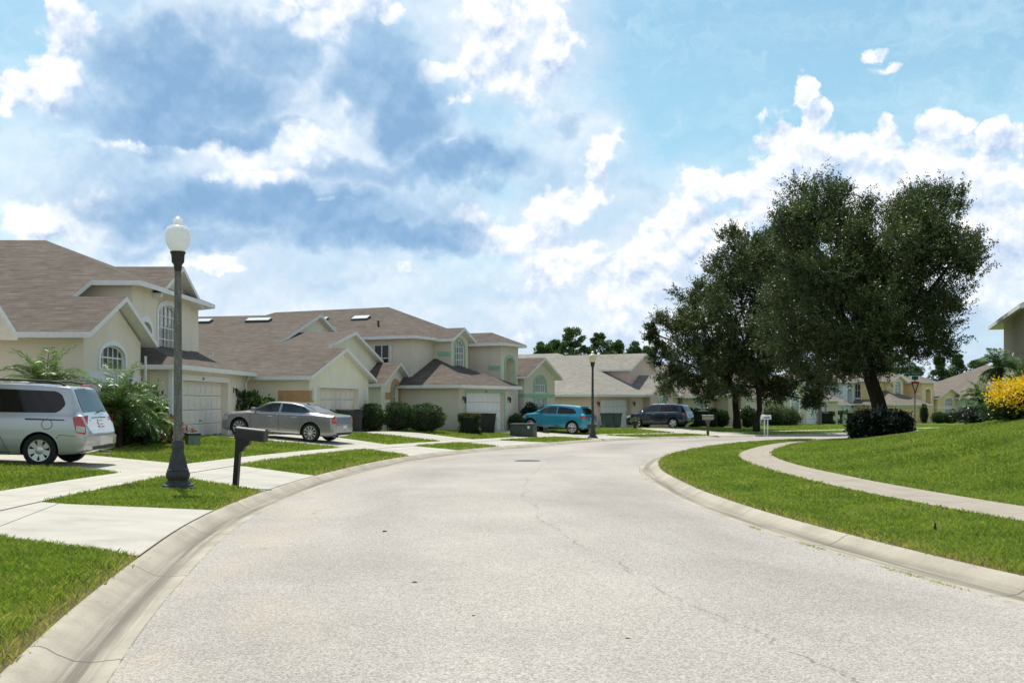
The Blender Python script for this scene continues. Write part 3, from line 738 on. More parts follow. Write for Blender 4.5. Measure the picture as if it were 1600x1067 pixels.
    def opening(s, o, side, plane):
        """window, garage door or open niche set into a wall; returns its outline"""
        c, w, z0, z1, arch = o['c'], o['w'], o['z0'], o['z1'], o.get('arch', 0.); dep = o.get('depth', .12)
        to3 = (lambda x, z, d: (plane + d, x, z)) if side == 'u' else (lambda x, z, d: (x, plane - d, z))
        out = s.outline(c, w, z0, z1, arch); kind = o['kind']
        def ribbon(pts, wid, d0, d1, mb, closed):      # flat band around an outline, wid outwards
            big = s.outline(c, w + 2 * wid, z0 - (wid if closed else 0), z1 + wid, arch + wid if arch else 0.)
            n = len(pts); V = [to3(x, z, d0) for x, z in pts] + [to3(x, z, d0) for x, z in big] + [to3(x, z, d1) for x, z in pts] + [to3(x, z, d1) for x, z in big]
            F = []
            for i in range(0 if closed else 1, n):
                j = (i + 1) % n
                F += [(2 * n + i, 2 * n + j, 3 * n + j, 3 * n + i), (n + i, n + j, 3 * n + j, 3 * n + i), (i, j, 2 * n + j, 2 * n + i)]
            mb.add(V, F)
        if o.get('trim'):
            tb = MB(); ribbon(out, o.get('tw', .16), .002, .035, tb, o.get('sill', True)); tb.build(o.get('trimname', 'trim_band'), o['trim'], s.root)
        if kind == 'window':
            n = len(out); dp = -dep + .02
            pane = MB().add([to3(x, z, dp) for x, z in out], [list(range(n))])
            fr = MB(); fw = o.get('fw', .05)
            inn = s.outline(c, w - 2 * fw, z0 + fw, z1 - fw, max(arch - fw, .01) if arch else 0.)
            V = [to3(x, z, dp + .05) for x, z in out] + [to3(x, z, dp + .05) for x, z in inn] + [to3(x, z, dp + .004) for x, z in inn]
            fr.add(V, [(i, (i + 1) % n, n + (i + 1) % n, n + i) for i in range(n)] + [(n + i, n + (i + 1) % n, 2 * n + (i + 1) % n, 2 * n + i) for i in range(n)])
            nx, nz = o.get('grid', (3, 4)); mw = o.get('mw', .025)
            def top(x):
                if not arch: return z1
                k = min(1, abs(x - c) / (w / 2)); return z1 - arch + arch * math.sqrt(max(0, 1 - k * k))
            for i in range(1, nx):
                x = c - w / 2 + w * i / nx; a, b = to3(x - mw, z0, dp + .006), to3(x + mw, top(x) - .01, dp + .03)
                fr.box(*sorted((a[0], b[0])), *sorted((a[1], b[1])), *sorted((a[2], b[2])))
            for j in range(1, nz):
                z = z0 + (z1 - z0) * j / nz
                hw = w / 2
                if arch and z > z1 - arch: hw = w / 2 * math.sqrt(max(0, 1 - ((z - z1 + arch) / arch) ** 2))
                a, b = to3(c - hw + .01, z - mw, dp + .004), to3(c + hw - .01, z + mw, dp + .028)
                fr.box(*sorted((a[0], b[0])), *sorted((a[1], b[1])), *sorted((a[2], b[2])))
            fo = fr.build('window', o.get('frame', M_WHITE), s.root); pane.build('pane', o.get('glass', M_GLASS), fo)
        elif kind == 'garage':
            d = MB(); rows, cols = 4, 8 if w > 3.4 else 4; hh = (z1 - z0) / rows; dp = -dep + .02
            for r in range(rows):
                zz0, zz1 = z0 + r * hh + .008, z0 + (r + 1) * hh - .008
                a, b = to3(c - w / 2, zz0, dp - .04), to3(c + w / 2, zz1, dp)
                d.box(*sorted((a[0], b[0])), *sorted((a[1], b[1])), zz0, zz1)
                for q in range(cols):
                    x0 = c - w / 2 + w * q / cols + .07; x1 = c - w / 2 + w * (q + 1) / cols - .07
                    a, b = to3(x0, zz0 + .09, dp + .002), to3(x1, zz1 - .09, dp + .014)
                    d.box(*sorted((a[0], b[0])), *sorted((a[1], b[1])), zz0 + .09, zz1 - .09)
            do = d.build('garage_door', o.get('door', M_WHITE), s.root)
            h = MB(); a, b = to3(c - .06, z0 + .62, dp + .014), to3(c + .06, z0 + .66, dp + .05)
            h.box(*sorted((a[0], b[0])), *sorted((a[1], b[1])), z0 + .62, z0 + .66).build('handle', M_DARK, do)
        elif kind == 'door':
            d = MB(); dp = -dep + .02; a, b = to3(c - w / 2, z0, dp - .05), to3(c + w / 2, z1, dp)
            d.box(*sorted((a[0], b[0])), *sorted((a[1], b[1])), z0, z1); do = d.build('front_door', o.get('door', M_WHITE), s.root)
        elif kind == 'niche':
            n = len(out); s.wall.add([to3(x, z, -dep) for x, z in out], [list(range(n))])
        return out
    def band(s, side, plane, x0, x1, z0, z1, m, name='trim_band', d=.03):
        to3 = (lambda x, z, d: (plane + d, x, z)) if side == 'u' else (lambda x, z, d: (x, plane - d, z))
        a, b = to3(x0, z0, .002), to3(x1, z1, d); MB().box(*sorted((a[0], b[0])), *sorted((a[1], b[1])), z0, z1).build(name, m, s.root)
    def lamp(s, u, v, z):                             # small black carriage lamp on the street face
        mb = MB(); mb.lathe([(.0, .30), (.03, .27), (.085, .22), (.085, .20), (.07, .19), (.05, .02), (.055, 0), (.02, -.05)], 6, (u + .14, v, z)); mb.bar((u, v, z + .24), (u + .14, v, z + .30), .03); mb.box(u + .002, u + .02, v - .05, v + .05, z + .12, z + .32)
        mb.build('wall_lamp', M_DARK, s.root)
    def spout(s, pts):
        MB().tube(pts, .045, 6).build('downspout', M_TRIM, s.root)
    def number(s, txt, u, v, z, size=.16):
        cu = bpy.data.curves.new('house_number', 'FONT'); cu.body = txt; cu.size = size; cu.align_x = 'CENTER'; cu.extrude = .004
        tmp = bpy.data.objects.new('house_number', cu); link(tmp)
        dg = bpy.context.evaluated_depsgraph_get(); me = bpy.data.meshes.new_from_object(tmp.evaluated_get(dg)); bpy.data.objects.remove(tmp)
        o = bpy.data.objects.new('house_number', me); link(o); me.materials.clear(); me.materials.append(M_DARK)
        o.parent = s.root; o.location = (u, v, z); o.rotation_euler = (R(90), 0, R(90))
    def finish(s):
        s.wall.build('wall', s.wm, s.root); s.roof.build('roof', s.rm, s.root, slope_uv=True); s.fas.build('fascia', s.tm, s.root)
        for k, (mb, m) in s.extra.items(): mb.build(k, m, s.root)
        return s.root
def roof_point(z0, slope): pass

def vent(h, u, v, z, r=.06):
    MB().lathe([(r, -.3), (r, .22), (r * 1.3, .22), (r * 1.3, .27), (0.01, .27)], 8, (u, v, z)).build('roof_vent', M_TRIM if r < .05 else M_DARK, h.root)
def skylight(h, u, v, z, slope, L=1.15, W=.42):
    """low curb with a pale acrylic top lying on a slope that rises along +y"""
    mb = MB(); k = slope
    P = [(u - L / 2, v - W / 2, z - W / 2 * k), (u + L / 2, v - W / 2, z - W / 2 * k), (u + L / 2, v + W / 2, z + W / 2 * k), (u - L / 2, v + W / 2, z + W / 2 * k)]
    mb.add([(x, y, zz - .1) for x, y, zz in P] + [(x, y, zz + .09) for x, y, zz in P], [(0, 1, 5, 4), (1, 2, 6, 5), (2, 3, 7, 6), (3, 0, 4, 7), (4, 5, 6, 7)])
    o = mb.build('skylight', M_DARK, h.root)
    e = .03; MB().add([(x + (e if i in (0, 3) else -e), y + (e if i < 2 else -e), zz + .091) for i, (x, y, zz) in enumerate(P)] + [(x + (e if i in (0, 3) else -e), y + (e if i < 2 else -e), zz + .12) for i, (x, y, zz) in enumerate(P)], [(0, 1, 5, 4), (1, 2, 6, 5), (2, 3, 7, 6), (3, 0, 4, 7), (4, 5, 6, 7)]).build('pane', M_SKYL, o)

# ------------------------------------------------------------------ house type with garage, upper bay window, upper niche block and cathedral gable
def two_storey(name, X, Y, a, zb, label, wm, trimcol, doorm, roof=M_ROOF, numb=None, glassD=M_BLIND, sg=1, niche_trim=None, body=True, arch_top=True, lower_band=None):
    h = House(name, X, Y, a, zb, label, wm, roof=roof)
    zg, zu, zd = 2.30, 5.02, 2.98                     # undersides of the three eaves
    h.wing(-7.5, 0, 0, 6.6, zg, .44, 'u', ('hip', 'hip'), .42,
           hu=[dict(kind='garage', c=3.1, w=4.6, z0=-.05, z1=2.08, depth=.24, trim=trimcol, tw=.14, sill=False, trimname='garage_trim', door=doorm)])
    h.lamp(0, .45, 1.55); h.lamp(0, 5.95, 1.55)
    if numb: h.number(numb, .045, 3.1, 2.1, .15)
    uA, vA, vB, uB = -3.32, .69, 3.13, -2.2
    if body:
        h.wing(-20, uA, vA, vA + 8.2, zu, .46, 'u', ('hip', 'hip'), .42,
               hv=[dict(kind='window', c=-5.3, w=1.0, z0=3.25, z1=4.75, grid=(2, 2), trim=None)])
        h.spout([(uA + .1 - 1.4, vA - .06, 4.9), (uA + .1 - 1.4, vA - .06, 2.2)])
    h.wing(uA - 2, uB, vB, 5.13, zu - .06, .50, 'u', ('gable', 'gable'), .38, rk=.35,
           hu=[dict(kind='window', c=4.13, w=1.12, z0=3.22, z1=5.1, arch=.5, grid=(4, 5), mw=.018, trim=trimcol, tw=.13, sill=False, glass=M_CURTAIN, trimname='arch_trim', depth=.1)])
    h.band('v', vB, uB - .85, uB - .02, 4.15, 4.42, trimcol)
    h.wing(-9, -.93, 6.9, 9.3, zu - .14, .46, 'u', ('hip', 'hip'), .4,
           hu=[dict(kind='niche', c=8.1, w=1.1, z0=2.6, z1=4.2, arch=.3, depth=.6, trim=niche_trim or trimcol, tw=.2, sill=False, trimname='niche_trim')])
    h.band('v', 6.9, -1.75, -.95, 3.45, 3.72, trimcol)
    # cathedral gable with arched window over a double window
    h.wing(-9, -.64, 9.55, 14.3, zd, .44, 'u', ('gable', 'gable'), .42, rk=.4,
           hu=[dict(kind='window', c=11.95, w=1.75, z0=2.15, z1=3.15, arch=.45, grid=(5, 2), mw=.02, trim=trimcol, tw=.15, sill=False, glass=glassD, trimname='arch_trim'),
               dict(kind='window', c=11.95, w=1.75, z0=.75, z1=1.8, grid=(2, 1), trim=trimcol, tw=.12, glass=glassD, trimname='lower_trim')])
    h.band('u', -.64, 9.56, 14.29, 1.86, 2.06, lower_band or trimcol, 'belt_band', .028)
    h.band('v', 9.55, -1.9, -.65, 1.86, 2.06, lower_band or trimcol, 'belt_band', .028)
    # recessed entry between garage and gable
    h.wing(-9, -2.6, 6.62, 9.53, 2.5, 0, roof=False, hu=[dict(kind='door', c=8.2, w=1.0, z0=-.05, z1=2.1)])
    if body:
        for px in (-8.2, -11.2, -14.2): skylight(h, px, 3.0, zu + TH + 2.72 * .46 + .02, .46)
        vent(h, -6.2, 1.8, zu + .9); vent(h, -8.8, 1.2, zu + .62, .045)
    h.finish(); return h

ST_CREAM = m_stucco((.78, .685, .57), 'cream_stucco'); ST_YEL = m_stucco((.80, .75, .60), 'pale_yellow_stucco')
ST_OLIVE = m_stucco((.68, .61, .50), 'khaki_stucco'); ST_PINK = m_stucco((.72, .55, .49), 'pink_stucco'); ST_SALM = m_stucco((.62, .54, .42), 'sand_stucco')
ST_MUST = m_stucco((.76, .58, .30), 'mustard_stucco'); ST_BLUE = m_stucco((.62, .66, .68), 'blue_white_stucco'); ST_TAN = m_stucco((.50, .43, .32), 'tan_stucco')
ST_GREENW = m_stucco((.60, .62, .50), 'pale_green_stucco'); ST_GREY = m_stucco((.44, .39, .33), 'grey_beige_stucco')
M_CREAMDOOR = flat('cream_door_paint', (.74, .69, .61), .55, vary=.04); M_YELDOOR = flat('mustard_door_paint', (.74, .56, .27), .55, vary=.04)

# ---- house by the van: catslide roof, cathedral gable, upper bay, low garage
def house_one():
    h = House('house', -11.4, 34.3, 0, .12, 'large cream house with arched window behind palms, next to the silver van', ST_CREAM)
    z = lambda w: w - .12
    sl = .465; ze = z(3.34); e0 = -5.4
    zr = ze + sl * 8.4; zc = ze + sl * 4.2; zd = ze + sl * 2.75
    h.slab([(-24, e0, ze), (-.5, e0, ze), (-.5, -2.65, zd), (-2.2, -2.65, zd), (-2.2, -1.2, zc), (-.63, -1.2, zc), (-5.6, 3, zr), (-24, 3, zr)])
    h.slab([(-.63, -1.2, zc), (-.63, 7.2, zc), (-5.6, 3, zr)])
    h.slab([(-.63, 7.2, zc), (-24, 11.4, ze), (-24, 3, zr), (-5.6, 3, zr)])
    h.slab([(-.5, -2.65, zd), (-.5, .1, ze), (-5, .1, ze), (-5, -2.65, zd)])
    # gable wall with arched window, side walls
    zt = ze - TH + .5 * sl; ap = zt + 2.25 * sl
    win = [dict(kind='window', c=-2.75, w=1.95, z0=2.22, z1=2.98, arch=.38, grid=(5, 2), mw=.022, trim=M_WHITE, tw=.15, sill=False, glass=M_GLASS, trimname='arch_trim'),
           dict(kind='window', c=-2.75, w=1.95, z0=.7, z1=1.75, grid=(2, 2), trim=M_WHITE, tw=.12, glass=M_GLASS, trimname='lower_trim')]
    outs = [h.opening(o, 'u', -.9) for o in win]
    h.face(lambda x, zz, d: (-.9 + d, x, zz), [(-4.9, -.7), (-.4, -.7), (-.4, zt - .1), (-2.65, ap - .04), (-4.9, zt - .1)], outs, .12)
    h.face(lambda x, zz, d: (x, -4.9 - d, zz), [(-24, -.7), (-.9, -.7), (-.9, zt), (-24, zt)], [], .1)
    h.face(lambda x, zz, d: (x, -.4, zz), [(-6, -.7), (-.9, -.7), (-.9, zt), (-6, zt)], [], .1)
    h.band('u', -.9, -4.89, -.41, 1.80, 2.12, M_WHITE, 'belt_band', .028)
    h.spout([(-.75, -.35, 2.75), (-.72, -.42, 2.5), (-.72, -.42, .1)])
    # upper block with the open arched niche
    h.wing(-8, -1.03, -.78, 1.45, zc - TH + .15, 0, roof=False, hu=[dict(kind='niche', c=.42, w=1.1, z0=2.5, z1=3.95, arch=.3, depth=.6, trim=M_WHITE, tw=.22, sill=False, trimname='niche_trim')])
    # bay with tall window
    h.wing(-6, -1.15, 1.5, 5.6, 4.85, .5, 'u', ('gable', 'gable'), .4, rk=.42,
           hu=[dict(kind='window', c=3.15, w=2.2, z0=3.1, z1=4.75, arch=.3, grid=(5, 4), mw=.018, trim=M_WHITE, tw=.2, glass=M_CURTAIN, trimname='arch_trim')])
    h.wing(-12, -1.25, 5.65, 7.0, zc - TH + .10, 0, roof=False)
    # garage
    h.wing(-6, 0, 0, 9.5, 2.32, .46, 'v', ('hip', 'hip'), .42,
           hu=[dict(kind='garage', c=3.9, w=5.7, z0=-.1, z1=2.0, depth=.28, trim=M_WHITE, tw=.2, sill=False, trimname='garage_trim', door=M_CREAMDOOR)])
    h.more('corner_board', M_WHITE).box(-.10, .035, -.035, .12, -.4, 2.35)
    h.lamp(0, 7.6, 1.5); h.number('367', .045, 3.4, 2.04, .15)
    h.spout([(.3, 9.0, 2.3), (.1, 9.2, 2.05), (.06, 9.2, .1)])
    vent(h, -1.6, 4.6, 3.35); vent(h, -.8, 7.4, 2.95, .045)
    vent(h, -6.4, 3.4, zr - .3)
    h.finish()
house_one()

# ---- pale yellow house behind the sedan: nested gables over one long slope
def house_two():
    zb = .0; h = House('house', -8.7, 44.0, 13, zb, 'pale yellow house with stepped gables behind the silver sedan', ST_YEL)
    sl = .355; ze = 2.30
    # one long slope that runs on over the stepped gables; further up the steps part from it
    e = -.42; zt = ze + TH; zz_ = lambda v: zt + sl * (v - e); vm, s2 = 4.0, .255; z2 = zz_(vm) + s2 * (7.28 - vm); vr = 9.5
    h.slab([(-26.3, e, zt), (.30, e, zt), (.30, 3.5, zz_(3.5)), (-.75, 3.5, zz_(3.5)), (-.75, vm, zz_(vm)), (-3.6, vm, zz_(vm)), (-3.6, vr, zz_(vr)), (-26.3, vr, zz_(vr))])
    h.slab([(-3.6, vr, zz_(vr)), (-3.6, 2 * vr - e, zt), (-26.3, 2 * vr - e, zt), (-26.3, vr, zz_(vr))])
    h.slab([(-4.4, vm, zz_(vm) - .004), (-.75, vm, zz_(vm)), (-.75, 7.28, z2), (-4.4, 7.28, z2)])
    h.slab([(-.75, 7.28, z2), (-.75, 11.2, z2 - s2 * 3.92 * 1.3), (-4.4, 11.2, z2 - s2 * 3.92 * 1.3), (-4.4, 7.28, z2)])
    h.slab([(.30, 3.5, zz_(3.5)), (.30, 7.42, zt), (-3.4, 7.42, zt), (-3.4, 3.5, zz_(3.5))])
    g = -.09
    h.face(lambda x, zz, d: (-3.9 + d, x, zz), [(0, -.7), (19, -.7), (19, zz_(0) + g), (vr, zz_(vr) + g), (0, zz_(0) + g)], [], .1)
    h.face(lambda x, zz, d: (-1.05 + d, x, zz), [(3.4, -.7), (11, -.7), (11, z2 - s2 * 3.72 * 1.3 + g), (7.28, z2 + g), (vm, zz_(vm) + g), (3.4, zz_(3.4) + g)], [], .1)
    h.face(lambda x, zz, d: (x, 0 - d, zz), [(-26, -.7), (0, -.7), (0, zz_(0) + g), (-26, zz_(0) + g)], [], .1)
    h.face(lambda x, zz, d: (x, 7 + d, zz), [(-1.1, -.7), (0, -.7), (0, zz_(0) + g), (-1.1, zz_(0) + g)], [], .1)
    out = h.opening(dict(kind='garage', c=3.3, w=4.7, z0=-.1, z1=1.98, depth=.24, trim=M_TRIM, tw=.1, sill=False, trimname='garage_trim', door=M_CREAMDOOR), 'u', 0)
    h.face(lambda x, zz, d: (0 + d, x, zz), [(0, -.7), (7, -.7), (7, zz_(0) + g), (3.5, zz_(3.5) + g), (0, zz_(0) + g)], [out], .24)
    h.band('v', 0, -1.45, .0, 1.35, 1.85, M_TAN, 'ochre_band'); h.band('u', 0, .0, .35, 1.35, 1.85, M_TAN, 'ochre_band')
    for v in (.30, 6.55):
        MB().box(.003, .12, v - .11, v + .11, 1.42, 1.95).build('wall_lamp', M_TRIM, h.root)
    w = MB(); w.lathe([(.20, 0), (.22, .03), (.20, .06)], 20); o = w.build('wreath', flat('wreath_brown', (.06, .05, .03), .9), h.root, loc=(.01, 6.55, 1.0)); o.rotation_euler = (0, R(90), 0)
    # entry porch gable
    h.wing(-4.6, -.05, 8.9, 13.2, 2.12, .46, 'u', ('gable', 'gable'), .42, rk=.35,
           hu=[dict(kind='window', c=11.1, w=.95, z0=.35, z1=2.3, arch=.4, grid=(2, 3), mw=.02, trim=M_TAN, tw=.3, sill=False, trimname='arch_trim', glass=M_CURTAIN, depth=.2)])
    h.band('u', -.05, 9.55, 10.3, 1.5, 1.85, M_TAN, 'ochre_band'); h.band('u', -.05, 11.9, 12.7, 1.5, 1.85, M_TAN, 'ochre_band')
    for u in (-6.6, -10.0): skylight(h, u, 8.3, zz_(8.3) + .02, sl, 1.35)
    skylight(h, -13.4, 8.3, zz_(8.3) + .02, sl, 1.35)
    vent(h, -8.9, 5.2, ze + sl * 5.6, .045); vent(h, -11.0, 4.6, ze + sl * 5.0)
    h.spout([(-1.3, .2 - .26, 2.3), (-7.3, -.26, 2.22), (-7.35, -.06, 2.0), (-7.35, -.06, .1)][0:0] or [(-7.6, -.3, 2.25), (-7.7, -.07, 1.95), (-7.7, -.07, .1)])
    h.finish()
house_two()

# ---- khaki house with mint trim
h3 = two_storey('house', -2.8, 54.0, 25.6, -.22, 'two storey khaki house with mint green trim behind the blue crossover', ST_OLIVE, M_GREENTRIM, M_WHITE, numb='345')

# ---- pink house with grey roof
def house_pink():
    h = House('house', 5.8, 72.0, 33, -.45, 'pink house with pale grey roof and white garage beside the navy car', ST_PINK, roof=M_ROOF2)
    h.wing(-22, 0, 0, 14.4, 2.16, .44, 'u', ('hip', 'hip'), .42,
           hu=[dict(kind='garage', c=3.2, w=4.7, z0=-.1, z1=1.98, depth=.24, trim=m_stucco((.62, .46, .38), 'rose_stucco'), tw=.25, sill=False, trimname='garage_trim')])
    h.lamp(0, .42, 1.5); h.lamp(0, 6.1, 1.5)
    h.wing(-9, -1.5, 8.6, 13.0, 4.2, .5, 'u', ('gable', 'gable'), .4, rk=.35, hu=[dict(kind='niche', c=9.6, w=1.0, z0=2.4, z1=3.5, arch=.45, depth=.5, trim=ST_PINK, tw=.16, sill=False, trimname='niche_trim')])
    h.wing(-6, .5, 8.0, 12.3, 2.2, .60, 'u', ('gable', 'gable'), .4, rk=.35, hu=[dict(kind='window', c=10.2, w=1.7, z0=.6, z1=2.5, arch=.85, grid=(4, 2), trim=M_WHITE, tw=.08, glass=M_BLIND, trimname='arch_trim')])
    h.finish()
house_pink()

# ---- sand coloured low house under the oaks
def house_sand():
    h = House('house', 14.0, 84.0, 42, -.55, 'low tan house with brown roof standing in shade beyond the oak trunks', ST_TAN, roof=M_ROOF3)
    h.wing(-18, 0, 0, 14, 2.2, .42, 'u', ('hip', 'hip'), .45,
           hu=[dict(kind='garage', c=10.6, w=4.7, z0=-.1, z1=2.0, depth=.24, trim=M_TRIM, tw=.12, sill=False, trimname='garage_trim', door=M_CREAMDOOR),
               dict(kind='window', c=3.0, w=1.6, z0=.8, z1=2.0, grid=(2, 2), trim=M_TRIM, tw=.1, glass=M_BLIND, trimname='window_trim')])
    h.wing(-4, 1.4, 4.9, 7.9, 2.35, .5, 'u', ('gable', 'gable'), .4, hu=[dict(kind='door', c=6.4, w=1.2, z0=-.1, z1=2.2, depth=.6, door=flat('brown_door', (.07, .045, .03), .5))])
    h.finish()
house_sand()
def house_gable():
    h = House('house', 25.0, 98.0, 47, -.85, 'beige house with tall white arched window and white garage door behind the oaks', ST_SALM, roof=M_ROOF3)
    h.wing(-18, 0, 0, 12, 2.25, .46, 'u', ('hip', 'hip'), .45,
           hu=[dict(kind='garage', c=7.6, w=4.4, z0=-.1, z1=2.05, depth=.24, trim=M_TRIM, tw=.12, sill=False, trimname='garage_trim')])
    h.wing(-8, .8, .4, 4.6, 2.5, .62, 'u', ('gable', 'gable'), .4, hu=[dict(kind='window', c=2.5, w=1.3, z0=.5, z1=3.0, arch=.6, grid=(2, 3), trim=M_WHITE, tw=.3, sill=False, glass=M_BLIND, trimname='arch_trim')])
    h.finish()
house_gable()

# ---- far houses across the bend
two_storey('house', 33.6, 113.0, 50, -1.35, 'blue and white house with sky blue arched gable, far beyond the oak trunk', ST_BLUE, M_WHITE, M_WHITE, roof=M_ROOF3, glassD=M_BLIND, lower_band=M_BLUETRIM, body=False)
two_storey('house', 42.8, 115.0, 55, -1.35, 'mustard yellow two storey house behind the street sign', ST_MUST, M_TRIM, M_YELDOOR, roof=M_ROOF3)
def house_end():
    h = House('house', 56.2, 122.0, 55, -1.3, 'pale green house under a wide brown hip roof at the far right', ST_GREENW, roof=M_ROOF3)
    h.wing(-10.5, 4, -1.5, 14, 3.0, .50, 'u', ('hip', 'hip'), .5, hu=[dict(kind='window', c=4.0, w=1.8, z0=.8, z1=2.0, grid=(2, 2), trim=M_TRIM, tw=.1, trimname='window_trim')])
    h.spout([(-3.0, -1.58, 3.0), (-3.0, -1.58, .2)])
    h.finish()
house_end()
def house_right():
    h = House('house', 19.4, 37.9, 20, .45, 'grey beige house corner with deep eaves at the right edge of the lawn', ST_GREY, roof=M_ROOF)
    h.wing(0, 12, 0, 11, 4.35, .42, 'u', ('hip', 'hip'), .62, hv=[dict(kind='window', c=6, w=1.6, z0=1.0, z1=2.4, grid=(2, 2), trim=M_TRIM, tw=.1, trimname='window_trim')])
    h.finish()
house_right()
def house_left():
    h = House('house', -11.6, 24.2, -3, .2, 'white trimmed gable of a cream house at the left edge beyond the van', ST_CREAM)
    h.wing(-9, -.45, -5.2, -.55, 2.62, .62, 'u', ('gable', 'gable'), .42, rk=.42, hu=[dict(kind='window', c=-2.9, w=1.8, z0=.8, z1=2.2, grid=(3, 2), trim=M_WHITE, tw=.15, trimname='window_trim')])
    h.wing(-20, -4.0, -9, -.2, 2.62, .44, 'u', ('hip', 'hip'), .42)
    h.finish()
house_left()

# ------------------------------------------------------------------ vehicles
def m_paint(name, col, metal=.35, rough=.32, flake=.06):
    def f(t, p):
        n = t.noise(objco(t), 260, 2, .6); d = t.noise(objco(t), 2.2, 4, .6)
        c = t.ramp(n, [(.3, tuple(x * (1 - flake) for x in col)), (.7, tuple(min(1, x * (1 + flake)) for x in col))])
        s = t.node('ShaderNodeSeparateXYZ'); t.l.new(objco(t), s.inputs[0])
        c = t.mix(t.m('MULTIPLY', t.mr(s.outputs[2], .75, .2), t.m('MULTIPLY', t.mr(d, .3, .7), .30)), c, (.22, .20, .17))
        pin(t, p, col=c, metal=metal, rough=t.m('ADD', rough - .04, t.m('MULTIPLY', d, .10)), coat=1.0, coatr=.05)
    return mat(name, f)
M_CGLASS = flat('tinted_car_glass', (.004, .0045, .005), .05, vary=.1, spec=.45)
M_CGLASS2 = flat('clear_car_glass', (.022, .032, .034), .06, vary=.35, scale=2.5, spec=.5)
M_TYRE = flat('tyre_rubber', (.014, .014, .014), .85, vary=.15, scale=20)
M_ALLOY = flat('alloy_rim', (.62, .62, .63), .32, metal=.75, vary=.05)
M_WELL = flat('wheel_well', (.006, .006, .006), .95)
M_BLACKPL = flat('black_plastic', (.016, .016, .017), .6, vary=.1)
M_RED = flat('red_lens', (.42, .008, .008), .12, vary=.12, spec=.8, coat=.6)
M_CLEAR = flat('clear_lens', (.55, .52, .48), .12, vary=.1, spec=.8)
M_CHROME = flat('chrome', (.75, .75, .76), .12, metal=1.0, vary=.02)
M_PLATE = flat('plate_white', (.62, .63, .62), .5, vary=.05)

